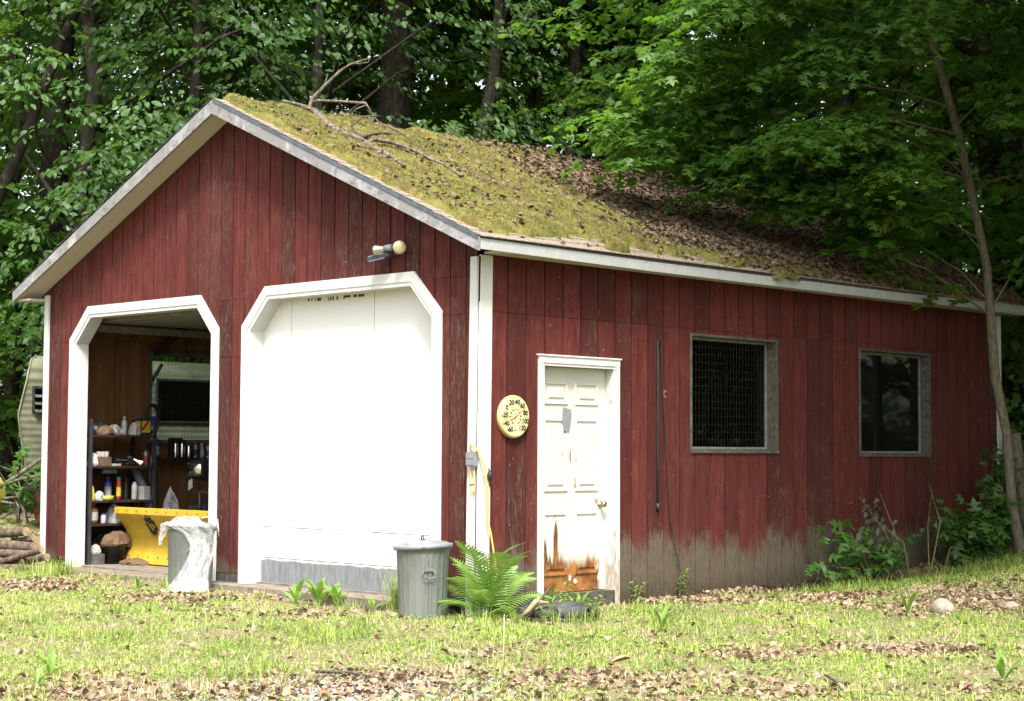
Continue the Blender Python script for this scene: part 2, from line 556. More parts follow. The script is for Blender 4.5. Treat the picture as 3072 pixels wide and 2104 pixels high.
class MB:
    """collects shapes into one mesh"""

    def __init__(s):
        s.v, s.f, s.sm = [], [], []

    def add(s, vs, fs, smooth=False):
        k = len(s.v)
        s.v += [tuple(float(c) for c in p) for p in vs]
        s.f += [tuple(i + k for i in f) for f in fs]
        s.sm += [smooth] * len(fs)
        return s

    def box(s, a, b):
        (x0, y0, z0), (x1, y1, z1) = a, b
        x0, x1 = min(x0, x1), max(x0, x1)
        y0, y1 = min(y0, y1), max(y0, y1)
        z0, z1 = min(z0, z1), max(z0, z1)
        return s.add([(x0, y0, z0), (x1, y0, z0), (x1, y1, z0), (x0, y1, z0), (x0, y0, z1), (x1, y0, z1), (x1, y1, z1), (x0, y1, z1)],
                     [(0, 3, 2, 1), (4, 5, 6, 7), (0, 1, 5, 4), (1, 2, 6, 5), (2, 3, 7, 6), (3, 0, 4, 7)])

    def bar(s, p, q, w, h, up=(0, 0, 1)):
        """box beam from p to q, w wide (across up), h high"""
        p, q = Vector(p), Vector(q)
        d = (q - p).normalized()
        sd = d.cross(Vector(up))
        if sd.length < 1e-4:
            sd = d.cross(Vector((1, 0, 0)))
        sd.normalize()
        u = sd.cross(d)
        vs = []
        for c in (p, q):
            for a, b in ((-1, -1), (1, -1), (1, 1), (-1, 1)):
                vs.append(c + sd * a * w / 2 + u * b * h / 2)
        return s.add(vs, [(0, 1, 2, 3), (7, 6, 5, 4), (0, 4, 5, 1), (1, 5, 6, 2), (2, 6, 7, 3), (3, 7, 4, 0)])

    def prism(s, poly, axis, a, b):
        """polygon in the two other axes, drawn out along axis from a to b"""
        n = len(poly)

        def mk(p, t):
            if axis == 0:
                return (t, p[0], p[1])
            if axis == 1:
                return (p[0], t, p[1])
            return (p[0], p[1], t)
        vs = [mk(p, a) for p in poly] + [mk(p, b) for p in poly]
        fs = [tuple(range(n))[::-1], tuple(range(n, 2 * n))] + [(i, (i + 1) % n, (i + 1) % n + n, i + n) for i in range(n)]
        return s.add(vs, fs)

    def tube(s, pts, radii, n=8, caps=True, jit=0.0):
        pts = [Vector(p) for p in pts]
        if not hasattr(radii, '__len__'):
            radii = [radii] * len(pts)
        vs, fs = [], []
        ref = None
        for i, p in enumerate(pts):
            d = (pts[min(i + 1, len(pts) - 1)] - pts[max(i - 1, 0)])
            if d.length < 1e-9:
                d = Vector((0, 0, 1))
            d.normalize()
            if ref is None:
                ref = d.orthogonal().normalized()
            ref = (ref - d * ref.dot(d))
            ref = ref.normalized() if ref.length > 1e-6 else d.orthogonal().normalized()
            b = d.cross(ref)
            for k in range(n):
                a = 2 * pi * k / n
                r = radii[i] * (1 + random.uniform(-jit, jit))
                vs.append(p + (ref * cos(a) + b * sin(a)) * r)
        for i in range(len(pts) - 1):
            for k in range(n):
                fs.append((i * n + k, i * n + (k + 1) % n, (i + 1) * n + (k + 1) % n, (i + 1) * n + k))
        s.add(vs, fs, True)
        if caps:
            k = len(s.v) - len(vs)
            s.f += [tuple(range(k, k + n))[::-1], tuple(range(k + len(vs) - n, k + len(vs)))]
            s.sm += [False, False]
        return s

    def lathe(s, prof, n=24, c=(0, 0, 0), rib=None, axis=2, smooth=True):
        """profile of (radius, height) turned about an axis through c"""
        vs, fs = [], []
        for r, z in prof:
            for k in range(n):
                a = 2 * pi * k / n
                rr = r + (rib(a, z) if rib else 0)
                p = (rr * cos(a), rr * sin(a), z)
                if axis == 0:
                    p = (p[2], p[0], p[1])
                elif axis == 1:
                    p = (p[1], p[2], p[0])
                vs.append((p[0] + c[0], p[1] + c[1], p[2] + c[2]))
        for i in range(len(prof) - 1):
            for k in range(n):
                fs.append((i * n + k, i * n + (k + 1) % n, (i + 1) * n + (k + 1) % n, (i + 1) * n + k))
        s.add(vs, fs, smooth)
        return s

    def mesh(s, name):
        me = bpy.data.meshes.new(name)
        me.from_pydata(s.v, [], s.f)
        me.polygons.foreach_set('use_smooth', s.sm)
        me.update()
        return me

    def build(s, name, mat, parent=None, kind=None):
        me = s.mesh(name)
        me.materials.append(MAT[mat])
        return link(name, me, parent, kind)


def np_mesh(name, verts, faces, mat, smooth=False):
    """verts (N,3), faces (M,k)"""
    me = bpy.data.meshes.new(name)
    verts = np.ascontiguousarray(verts, dtype=np.float32)
    faces = np.ascontiguousarray(faces, dtype=np.int32)
    m, k = faces.shape
    me.vertices.add(len(verts))
    me.vertices.foreach_set('co', verts.ravel())
    me.loops.add(m * k)
    me.loops.foreach_set('vertex_index', faces.ravel())
    me.polygons.add(m)
    me.polygons.foreach_set('loop_start', np.arange(0, m * k, k, dtype=np.int32))
    if smooth:
        me.polygons.foreach_set('use_smooth', np.ones(m, dtype=bool))
    me.update(calc_edges=True)
    me.materials.append(MAT[mat])
    return me


def scatter(tv, tf, P, X, Z, S):
    """copies of a template: placed at P with local x axis X, local z about Z, scale S (N,) or (N,3)"""
    X = X / np.linalg.norm(X, axis=1, keepdims=True)
    Y = np.cross(Z, X)
    ln = np.linalg.norm(Y, axis=1, keepdims=True)
    Y = Y / np.maximum(ln, 1e-6)
    Zn = np.cross(X, Y)
    S = np.asarray(S, dtype=float)
    if S.ndim == 1:
        S = np.repeat(S[:, None], 3, 1)
    T = tv[None] * S[:, None, :]
    V_ = P[:, None] + T[..., 0:1] * X[:, None] + T[..., 1:2] * Y[:, None] + T[..., 2:3] * Zn[:, None]
    N, K = len(P), len(tv)
    F = tf[None] + (np.arange(N) * K)[:, None, None]
    return V_.reshape(-1, 3), F.reshape(-1, tf.shape[1])


def join_np(parts):
    vs, fs, k = [], [], 0
    for v, f in parts:
        vs.append(v)
        fs.append(f + k)
        k += len(v)
    return np.concatenate(vs), np.concatenate(fs)


def vnoise(x, y, seed=0):
    g = np.random.default_rng(seed).random((64, 64))
    xi, yi = np.floor(x).astype(int), np.floor(y).astype(int)
    fx, fy = x - xi, y - yi
    fx, fy = fx * fx * (3 - 2 * fx), fy * fy * (3 - 2 * fy)
    a, b = g[xi % 64, yi % 64], g[(xi + 1) % 64, yi % 64]
    c, d = g[xi % 64, (yi + 1) % 64], g[(xi + 1) % 64, (yi + 1) % 64]
    return (a * (1 - fx) + b * fx) * (1 - fy) + (c * (1 - fx) + d * fx) * fy


def fbm(x, y, seed=0, oct=4):
    t, a, n = 0, 1.0, 0
    for i in range(oct):
        t = t + a * vnoise(x * 2 ** i, y * 2 ** i, seed + i)
        n += a
        a *= 0.5
    return t / n


def S01(t):
    t = np.clip(t, 0, 1)
    return t * t * (3 - 2 * t)


def ground_z(x, y):
    x, y = np.asarray(x, float), np.asarray(y, float)
    z = -0.105 + 0.085 * S01((-x - 0.6) / 5.5) * S01((3 - y) / 3)
    z = z + 0.42 * S01((-x - 6.75) / 1.6)
    out = np.maximum(x - 0.3, -y - 0.3)
    z = z - 0.013 * np.clip(out, 0, 40)
    z = z + 0.40 * S01((y - 2.2) / 5.0) * S01((x - 0.35) / 2.2)
    z = z + 0.17 * S01((y - 5.4) / 2.6)
    z = z + 0.5 * S01((y - 9.5) / 12)
    z = z + 0.05 * (fbm(x * 0.8 + 50, y * 0.8 + 50, 3, 3) - 0.5)
    return z


def gz(x, y):
    return float(ground_z(x, y))


def text_mesh(body, size, name):
    cu = bpy.data.curves.new(name, 'FONT')
    cu.body = body
    cu.size = size
    cu.align_x = 'CENTER'
    cu.align_y = 'CENTER'
    cu.extrude = 0.0012
    cu.offset = size * 0.022
    o = bpy.data.objects.new(name, cu)
    col.objects.link(o)
    dg = bpy.context.evaluated_depsgraph_get()
    me = bpy.data.meshes.new_from_object(o.evaluated_get(dg))
    bpy.data.objects.remove(o)
    bpy.data.curves.remove(cu)
    return me

# ------------------------------------------------------------------ ground
gx = np.concatenate([[-140, -90, -60, -40, -28, -20], np.linspace(-14, 9, 116), [11, 14, 20, 30, 50, 90]])
gy = np.concatenate([[-70, -40, -25, -16, -12], np.linspace(-9, 13, 111), [16, 22, 30, 45, 70, 100, 150]])
GX, GY = np.meshgrid(gx, gy, indexing='ij')
gv = np.stack([GX.ravel(), GY.ravel(), ground_z(GX, GY).ravel()], 1)
ni, nj = len(gx), len(gy)
ii, jj = np.meshgrid(np.arange(ni - 1), np.arange(nj - 1), indexing='ij')
q0 = (ii * nj + jj).ravel()
gf = np.stack([q0, q0 + nj, q0 + nj + 1, q0 + 1], 1)
ground = link('ground', np_mesh('ground', gv, gf, 'ground', True), None, 'structure')

# ------------------------------------------------------------------ the garage
WX, LY = -6.965, 8.88            # left wall, back wall
RX, RZ, EZ, SL = -3.4825, 4.75, 3.07, 0.4454   # ridge, ridge height, eave height, slope
OF, OS = 0.27, 0.29              # overhang in front, at the side
garage = thing('garage', 'red board-sided garage with white trim and a mossy gable roof', 'garage')


def roof_under(x):
    return RZ - 0.128 - SL * abs(x - RX)


OPENINGS = [[(-6.457, 2.496), (-6.097, 2.848), (-4.004, 2.848), (-3.683, 2.496)],
            [(-3.295, 2.499), (-2.932, 2.867), (-0.789, 2.867), (-0.431, 2.499)]]


def open_top(x, shrink=0.04):
    for o in OPENINGS:
        pts = [(o[0][0] + shrink, o[0][1]), (o[1][0] + shrink * .5, o[1][1] - shrink), (o[2][0] - shrink * .5, o[2][1] - shrink), (o[3][0] - shrink, o[3][1])]
        if pts[0][0] <= x <= pts[3][0]:
            return float(np.interp(x, [p[0] for p in pts], [p[1] for p in pts]))
    return None


BREAKS = [RX]
for o in OPENINGS:
    BREAKS += [o[0][0] + .04, o[1][0] + .02, o[2][0] - .02, o[3][0] - .04]


def strips(x0, x1):
    xs = [x0] + sorted(b for b in BREAKS if x0 + 1e-4 < b < x1 - 1e-4) + [x1]
    return list(zip(xs[:-1], xs[1:]))


def front_piece(x0, x1, zl, zh, ya, yb, mb):
    """the part of the front wall between x0 and x1, zl and zh, around the openings"""
    done = False
    e = 1e-5
    for a, b in strips(x0, x1):
        ba, bb = open_top(a + e), open_top(b - e)
        ba = zl if ba is None else max(zl, ba)
        bb = zl if bb is None else max(zl, bb)
        ta, tb = min(zh, roof_under(a)), min(zh, roof_under(b))
        if ta - ba < 0.004 and tb - bb < 0.004:
            continue
        mb.prism([(a, min(ba, ta - .002)), (b, min(bb, tb - .002)), (b, tb), (a, ta)], 1, ya, yb)
        done = True
    return done


front_wall = MB()
front_piece(WX, 0.0, 0.0, 9, 0.0, 0.09, front_wall)
front_wall = front_wall.build('front_wall', 'sheathing', garage)
FG = [-6.965, -6.86, -6.66] + [-6.46 + 0.2 * k for k in range(9)]
x = FG[-1] + 0.2
while x < -0.12:
    FG.append(x)
    x += 0.1965
FG = [g for g in FG if g < -0.09] + [0.0]
for x0, x1 in zip(FG[:-1], FG[1:]):
    xm = (x0 + x1) / 2
    seams = [2.457, 2.785] if xm > -0.55 else [2.2, 2.772] if -3.72 < xm < -3.2 else [2.47] if xm < -6.4 else []
    zs = [0.07 if xm < -3 else -0.04] + seams + [9]
    for zl, zh in zip(zs[:-1], zs[1:]):
        mb = MB()
        pr = -0.013 - random.uniform(0, 0.003)
        if front_piece(x0 + 0.0075, x1 - 0.0075, zl + 0.002, zh - 0.002, pr, -0.001, mb):
            mb.build('plank', 'siding_front', front_wall)

side_wall = MB()
SOPEN = [(0.745, 1.768, -1.0, 2.096), (2.875, 4.276, 1.303, 2.417), (5.817, 7.257, 1.27, 2.406)]
SB = sorted([v for o in SOPEN for v in o[:2]])


def side_piece(y0, y1, zl, zh, xa, xb):
    out = []
    ys = [y0] + [b for b in SB if y0 + 1e-4 < b < y1 - 1e-4] + [y1]
    full = len(ys) == 2
    for a, b in zip(ys[:-1], ys[1:]):
        cut = [o for o in SOPEN if o[0] - 1e-4 <= a and b <= o[1] + 1e-4]
        iv = [(zl, zh)]
        for o in cut:
            iv = [p for i in iv for p in ((i[0], min(i[1], o[2])), (max(i[0], o[3]), i[1]))]
        for i in iv:
            if i[1] - i[0] > 0.01:
                out.append((a, b, i[0], i[1]))
    return full, out


for a, b, z0, z1 in side_piece(0.0, LY, -0.25, 2.99, 0, 0)[1]:
    side_wall.box((-0.09, a, z0), (0.0, b, z1))
side_wall = side_wall.build('side_wall', 'sheathing', garage)
SG = [0.09] + [0.333 + 0.2362 * k for k in range(37)]
SG = [g for g in SG if g < LY - 0.1] + [LY]
for y0, y1 in zip(SG[:-1], SG[1:]):
    for zl, zh in ((-0.24, 2.478), (2.482, 2.968)):
        full, bits = side_piece(y0 + 0.008, y1 - 0.008, zl, zh, 0, 0)
        groups = [[b] for b in bits] if full else ([bits] if bits else [])
        for g in groups:
            mb = MB()
            pr = 0.013 + random.uniform(0, 0.003)
            for a, b, z0, z1 in g:
                mb.box((0.001, a, z0), (pr, b, z1))
            mb.build('plank', 'siding_side', side_wall)

# left and back walls, floor, inside lining
LW = (1.33, 2.78, 1.40, 2.40)     # window in the left wall
mb = MB()
for a, b, z0, z1 in ((0, LW[0], -.1, 2.99), (LW[1], LY, -.1, 2.99), (LW[0], LW[1], -.1, LW[2]), (LW[0], LW[1], LW[3], 2.99)):
    mb.box((WX, a + .09, z0), (WX + 0.05, b if b < LY else LY - .01, z1)) if a == 0 else mb.box((WX, a, z0), (WX + 0.05, b, z1))
left_wall = mb.build('left_wall', 'plywood', garage)
for y in (0.3, 0.857, 1.259, 2.85, 3.4, 4.0, 4.6, 5.2, 5.8, 6.4, 7.0, 7.6, 8.2):
    MB().box((WX + .05, y - .02, 0.0), (WX + .10, y + .02, 2.9)).build('stud', 'plywood', left_wall)
MB().box((WX + .05, .1, 2.56), (WX + .105, LY - .1, 2.68)).build('rail', 'plywood', left_wall)
fr = MB()
for a, b in (((WX - .02, LW[0] - .04, LW[2]), (WX + .10, LW[0], LW[3] + .04)), ((WX - .02, LW[1], LW[2]), (WX + .10, LW[1] + .04, LW[3] + .04)),
             ((WX - .02, LW[0] - .04, LW[2] - .04), (WX + .12, LW[1] + .04, LW[2])), ((WX - .02, LW[0], LW[3]), (WX + .10, LW[1], LW[3] + .04))):
    fr.box(a, b)
win0 = fr.build('window', 'jamb_wood', garage)
MB().box((WX + .02, LW[0], LW[2]), (WX + .024, LW[1], LW[3])).build('pane', 'glass', win0)
wm = MB()
for y in np.arange(LW[0] + .05, LW[1], .05):
    wm.box((WX + .06, y - .0008, LW[2]), (WX + .0616, y + .0008, LW[3]))
for z in np.arange(LW[2] + .05, LW[3], .05):
    wm.box((WX + .062, LW[0], z - .0008), (WX + .0636, LW[1], z + .0008))
wm.build('wire_mesh', 'wire', win0, 'stuff')
MB().box((WX, LY - .08, -.1), (-.09, LY, 2.99)).prism([(WX, 2.99), (-.09, 2.99), (RX, 4.52)], 1, LY - .08, LY).build('back_wall', 'sheathing', garage)
MB().box((WX + .05, .09, -.3), (-.09, LY - .08, 0.0)).box((WX + .3, -.28, -.35), (-.35, .0899, -0.015)).build('floor_slab', 'concrete', garage)
MB().box((-3.655, -.02, -.03), (-3.325, -.0015, .066)).build('sill_board', 'grey_wood', front_wall)

# roof slabs
mb = MB()
mb.prism([(RX, RZ), (OS, EZ), (OS, EZ - .05), (RX, RZ - .05)], 1, -OF, LY + .3)
mb.prism([(RX, RZ - .05), (2 * RX - OS, EZ - .05), (2 * RX - OS, EZ), (RX, RZ)], 1, -OF, LY + .3)
roof = mb.build('roof', 'shingle_dark', garage)
# shingle courses near the right eave and the front rake
SLEN = math.hypot(1, SL)
for c in range(5):
    y = -OF - .008 - (0.13 if c % 2 else 0)
    while y < LY + .25:
        w = 0.30
        a, b = max(y, -OF - .012), y + w - .004
        dx = 0.15 * c
        xl, xr = OS + .022 - dx - .16, OS + .022 - dx
        z = lambda xx: EZ + (OS - xx) * SL
        jit = random.uniform(0, .003)
        mb = MB()
        mb.prism([(xl, z(xl) + .002), (xr, z(xr) + .006), (xr, z(xr) + .013 + jit), (xl, z(xl) + .005)], 1, a, b)
        mb.build('shingle', 'shingle', roof)
        y += w
z = lambda xx: RZ - SL * (xx - RX)
k = 0
xx = RX
while xx < -0.45:
    mb = MB()
    mb.prism([(xx, z(xx) + .004), (xx + .145, z(xx + .145) + .007), (xx + .145, z(xx + .145) + .014), (xx, z(xx) + .007)], 1, -OF - .012, -OF + .28)
    mb.build('shingle', 'shingle', roof)
    xx += .148
xx = RX
while xx > 2 * RX - OS - .02:
    x2 = xx - .145
    zz = lambda q: RZ - SL * abs(q - RX)
    mb = MB()
    mb.prism([(x2, zz(x2) + .007), (xx, zz(xx) + .004), (xx, zz(xx) + .007), (x2, zz(x2) + .02)], 1, -OF - .02 - random.uniform(0, .02), -OF + .28)
    mb.build('shingle', 'shingle_dark', roof)
    xx -= .148
# rake boards, drip edge, eave boards, soffits
for sgn in (1, -1):
    xe = OS + .002 if sgn > 0 else 2 * RX - OS
    pts = [(RX, RZ - .012), (xe, EZ - .012), (xe, EZ - .125), (RX, RZ - .15)]
    if sgn < 0:
        pts = pts[::-1]
    MB().prism(pts, 1, -OF - .028, -OF - .004).build('rake_board', 'white_peel', garage)
    pts = [(RX + sgn * .02, RZ - .006), (xe, EZ + .004), (xe, EZ - .026), (RX + sgn * .02, RZ - .034)]
    if sgn > 0:
        MB().prism(pts, 1, -OF - .036, -OF - .0285).build('drip_edge', 'drip', garage)
    # sloped soffit under the front overhang, two boards
    for a, b in ((-.268, -.14), (-.137, -.016)):
        zo = lambda q, yy: RZ - SL * abs(q - RX) - .112 - .012 * (yy + .27) / .27
        p = []
        for yy in (a, b):
            xq = OS - .022 if sgn > 0 else xe + .03
            p += [(RX, yy, zo(RX, yy)), (xq, yy, zo(xq, yy)), (xq, yy, zo(xq, yy) + .02), (RX, yy, zo(RX, yy) + .02)]
        MB().add(p, [(0, 1, 2, 3), (7, 6, 5, 4), (0, 4, 5, 1), (1, 5, 6, 2), (2, 6, 7, 3), (3, 7, 4, 0)]).build('soffit_board', 'soffit', garage)
ys = [-.27, .8, 2.0, 4.0, 6.1, 7.3, 8.35, 9.15]
zo = [0, -.008, -.016, -.015, -.012, .004, .017, .02]
for s0, s1 in ((0, 3), (3, 5), (5, 7)):
    mb = MB()
    for k in range(s0, s1):
        ya, yb = ys[k] + (.002 if k == s0 else 0), ys[k + 1]
        mb.add([(OS - .02, ya, 2.962 + zo[k]), (OS + .003, ya, 2.962 + zo[k]), (OS + .003, ya, 3.052 + zo[k]), (OS - .02, ya, 3.052 + zo[k]),
                (OS - .02, yb, 2.962 + zo[k + 1]), (OS + .003, yb, 2.962 + zo[k + 1]), (OS + .003, yb, 3.052 + zo[k + 1]), (OS - .02, yb, 3.052 + zo[k + 1])],
               [(0, 1, 2, 3), (7, 6, 5, 4), (0, 4, 5, 1), (1, 5, 6, 2), (2, 6, 7, 3), (3, 7, 4, 0)])
    mb.build('eave_board', 'white_fascia', garage)
MB().box((.016, .045, 2.966), (.27, LY + .25, 2.985)).build('soffit_board', 'soffit', garage)
# rear left eave end return
MB().box((WX - .27, -.24, 2.955), (WX - .02, -.01, 2.975)).build('soffit_board', 'soffit', garage)


def offset_in(poly, w):
    """open outline (left foot, ..., right foot) moved inwards by w, feet kept at their height"""
    P = [Vector((p[0], p[1])) for p in poly]
    out = []
    for i, p in enumerate(P):
        ns = []
        if i > 0:
            d = (p - P[i - 1]).normalized()
            ns.append(Vector((d.y, -d.x)))
        if i < len(P) - 1:
            d = (P[i + 1] - p).normalized()
            ns.append(Vector((d.y, -d.x)))
        if len(ns) == 1:
            q = p + ns[0] * w
        else:
            b = (ns[0] + ns[1]).normalized()
            q = p + b * (w / b.dot(ns[0]))
        out.append((q.x, q.y))
    return out


def big_frame(o, zb, depth, mat):
    outline = [(o[0][0], zb)] + list(o) + [(o[3][0], zb)]
    A, B, C2 = outline, offset_in(outline, .088), offset_in(outline, .125)
    root = None
    for k in range(5):
        g = .0012
        mb = MB().prism([A[k], A[k + 1], B[k + 1], B[k]], 1, -.038, -.0165)
        if root is None:
            root = mb.build('door_frame', mat, garage)
        else:
            mb.build('frame_board', mat, root)
    for k in range(5):
        MB().prism([B[k], B[k + 1], C2[k + 1], C2[k]], 1, -.030, depth).build('reveal_board', mat, root)
    return B, C2, root


B1, C1, fr1 = big_frame(OPENINGS[0], -.015, .13, 'white_low')
B2, C2_, fr2 = big_frame(OPENINGS[1], -.06, .15, 'white')
# the closed door: three sheets cut by the frame's slanted corners, a lower rail and a metal foot
o = OPENINGS[1]
dtop = [(o[0][0] + .11, o[0][1] - .04), (o[1][0] + .05, o[1][1] - .11), (o[2][0] - .05, o[2][1] - .11), (o[3][0] - .11, o[3][1] - .04)]
dx, dz = [p[0] for p in dtop], [p[1] for p in dtop]
door_root = MB().box((dx[0], .146, -.065), (dx[3], .17, .232)).build('garage_door', 'door_foot', garage)
cuts = [dx[0], -2.74, -1.525, dx[3]]
for a, b in zip(cuts[:-1], cuts[1:]):
    xs = [a + .004] + [q for q in dx if a + .01 < q < b - .01] + [b - .004]
    top = [(q, float(np.interp(q, dx, dz))) for q in xs]
    MB().prism([(xs[0], .540), (xs[-1], .536)] + top[::-1], 1, .15, .17).build('door_panel', 'garage_door', door_root)
MB().box((dx[0] + .002, .15, .240), (-1.529, .17, .532)).build('door_panel', 'garage_door', door_root)
MB().box((-1.521, .15, .240), (dx[3] - .002, .17, .532)).build('door_panel', 'garage_door', door_root)
# remains of painted print under the head of the door
mb = MB()
for u, w, h in ((.30, .025, .022), (.345, .016, .02), (.39, .012, .025), (.42, .05, .03), (.555, .01, .035), (.58, .016, .035), (.61, .02, .033), (.665, .018, .035),
                (.75, .085, .02), (.75, .012, .035), (.87, .045, .025), (.93, .075, .025), (1.03, .006, .012)):
    x0 = -2.85 + u * 1.18
    MB().box((x0, .1485, 2.733 - h), (x0 + w * 1.18, .1498, 2.733)).build('painted_letter', 'grey_wood', door_root)

# corner boards
def board4(foot, head, axis, a, b, z0, z1):
    """a board whose foot and head spans differ a little (it has sagged out of plumb)"""
    mb = MB()
    v = []
    for (u0, u1), z in ((foot, z0), (head, z1)):
        for u, t in ((u0, a), (u1, a), (u1, b), (u0, b)):
            v.append((u, t, z) if axis == 0 else (t, u, z))
    return mb.add(v, [(0, 3, 2, 1), (4, 5, 6, 7), (0, 1, 5, 4), (1, 2, 6, 5), (2, 3, 7, 6), (3, 0, 4, 7)])


board4((-.105, -.020), (-.065, .0155), 0, -.040, -.0165, -.10, 2.94).build('corner_board', 'white', garage)
board4((-.039, .100), (-.012, .128), 1, .0165, .040, -.14, 2.955).build('corner_board', 'white', garage)
board4((-.03, .0), (.006, .035), 0, -.0155, .0, -.10, 2.94).build('corner_post', 'sheathing', garage)
MB().box((WX - .03, -.040, -.0), (WX + .055, -.0165, 3.02)).box((WX - .03, -.0160, 0), (WX - .002, .05, 3.02)).build('corner_board', 'white_low', garage)
MB().box((.0165, LY - .085, -.1), (.040, LY + .0, 2.955)).build('corner_board', 'white_low', garage)

# entry door in the side wall
dl, dr, dt = .715, 1.798, 2.126
ef = MB().box((.0165, dl, -.14), (.036, dl + .062, dt - .062)).build('entry_frame', 'white_low', garage)
MB().box((.0165, dr - .065, -.14), (.036, dr, dt - .062)).build('frame_board', 'white_jamb', ef)
MB().box((.0165, dl, dt - .060), (.038, dr, dt)).build('frame_board', 'white', ef)
MB().box((.0165, dl - .015, dt + .001), (.048, dr + .015, dt + .014)).build('drip_cap', 'white', ef)
MB().box((-.11, dl + .045, -.14), (.030, dl + .074, dt - .05)).build('jamb', 'white', ef)
MB().box((-.11, dr - .078, -.14), (.030, dr - .05, dt - .05)).build('jamb', 'white_jamb', ef)
MB().box((-.11, dl + .076, dt - .085), (.030, dr - .08, dt - .055)).build('jamb', 'white', ef)
MB().box((-.13, dl + .04, -.14), (.03, dr - .04, .02)).build('threshold', 'grey_wood', ef)
y0, y1, z0, z1 = dl + .078, dr - .082, .026, dt - .089
ed = MB().box((-.12, y0, z0), (-.078, y1, z1)).build('entry_door', 'entry_door', garage)
W = y1 - y0
for a, b in ((.10, .45), (.55, .90)):
    for za, zb in ((1.70, 1.91), (.92, 1.58), (.17, .74)):
        ya, yb = y0 + a * W, y0 + b * W
        mb = MB()
        # moulded ring and raised field
        rings = [(0, -.0775), (.008, -.066), (.022, -.0665), (.03, -.0775)]
        for (i0, h0), (i1, h1) in zip(rings[:-1], rings[1:]):
            p = [(h0, ya + i0, za + i0), (h0, yb - i0, za + i0), (h0, yb - i0, zb - i0), (h0, ya + i0, zb - i0)]
            q = [(h1, ya + i1, za + i1), (h1, yb - i1, za + i1), (h1, yb - i1, zb - i1), (h1, ya + i1, zb - i1)]
            mb.add(p + q, [(0, 1, 5, 4), (1, 2, 6, 5), (2, 3, 7, 6), (3, 0, 4, 7)])
        i0, i1 = .05, .068
        p = [(-.0776, ya + i0, za + i0), (-.0776, yb - i0, za + i0), (-.0776, yb - i0, zb - i0), (-.0776, ya + i0, zb - i0)]
        q = [(-.067, ya + i1, za + i1), (-.067, yb - i1, za + i1), (-.067, yb - i1, zb - i1), (-.067, ya + i1, zb - i1)]
        mb.add(p + q, [(0, 1, 5, 4), (1, 2, 6, 5), (2, 3, 7, 6), (3, 0, 4, 7), (4, 5, 6, 7)])
        mb.build('panel', 'entry_door', ed)
mb = MB().lathe([(.0, 0), (.034, 0), (.034, .008), (.014, .014), (.012, .03), (.024, .038), (.029, .055), (.026, .07), (.016, .076), (.0, .076)], 20, (-.078, y1 - .07, .80), axis=0)
mb.build('knob', 'brass', ed)
# torn sticker on the door
mb = MB()
yc = y0 + .43 * W
mb.add([(-.064, yc - .055, 1.68), (-.062, yc + .05, 1.66), (-.063, yc + .055, 1.60), (-.063, yc + .035, 1.50), (-.064, yc + .01, 1.45), (-.063, yc - .05, 1.47), (-.064, yc - .07, 1.56)], [tuple(range(7))])
mb.build('sticker', 'grey_plastic', ed)

# side windows
for (a, b, zb, zt) in ((2.855, 4.296, 1.283, 2.437), (5.797, 7.277, 1.25, 2.426)):
    w = MB().box((-.13, a, zb - .01), (.030, b, zb + .03)).build('window', 'grey_wood', garage)
    MB().box((-.13, a, zb + .031), (.022, a + .028, zt)).build('jamb', 'jamb_wood', w)
    MB().box((-.06, b - .028, zb + .031), (.022, b, zt)).build('jamb', 'grey_wood', w)
    MB().box((-.13, b - .032, zb + .031), (-.061, b, zt)).build('jamb', 'grey_wood', w)
    MB().box((-.13, a + .029, zt - .025), (.022, b - .033, zt)).build('jamb', 'grey_wood', w)
    s = MB()
    ya, yb, za, zc = a + .03, b - .034, zb + .032, zt - .027
    s.box((-.125, ya, za), (-.095, ya + .02, zc)).box((-.125, yb - .02, za), (-.095, yb, zc))
    s.box((-.125, ya + .02, za), (-.095, yb - .02, za + .02)).box((-.125, ya + .02, zc - .025), (-.095, yb - .02, zc))
    s.build('sash', 'grey_paint', w)
    MB().box((-.112, ya + .021, za + .021), (-.108, yb - .021, zc - .026)).build('pane', 'glass', w)
    wm = MB()
    t = .00042
    for y in np.arange(a + .03, b - .01, .05):
        dy = random.uniform(-.004, .004)
        wm.bar((.026, y, zb + .01), (.026 + random.uniform(-.004, .006), y + dy, (zb + zt) / 2), 2 * t, 2 * t)
        wm.bar((.026 + random.uniform(-.004, .006), y + dy, (zb + zt) / 2), (.026, y, zt - .005), 2 * t, 2 * t)
    for zz_ in np.arange(zb + .05, zt, .075):
        pts = [(.027 + random.uniform(-.003, .005), q, zz_ + random.uniform(-.006, .006)) for q in np.linspace(a + .003, b - .003, 6)]
        for p, q in zip(pts[:-1], pts[1:]):
            wm.bar(p, q, 2 * t, 2 * t)
    wm.build('wire_mesh', 'wire', w, 'stuff')

# inside: raised overhead door of the open bay, brace
od = MB().box((-6.40, .25, 2.70), (-3.75, .78, 2.745)).build('overhead_door', 'grey_paint', garage)
for k in range(1, 4):
    MB().box((-6.40, .25 + .54 * k, 2.70), (-3.75, .78 + .54 * k, 2.745)).build('door_section', 'grey_paint', od)
MB().box((-6.44, .2, 2.60), (-6.415, 3.2, 2.68)).build('door_track', 'grey_paint', od)
MB().bar((-6.85, 1.35, 2.42), (-5.6, 1.7, 3.3), .04, .09).build('brace', 'sheathing', garage)
MB().box((-6.85, 1.32, 1.155), (-6.62, 3.0, 1.18)).build('ledge', 'sheathing', left_wall)

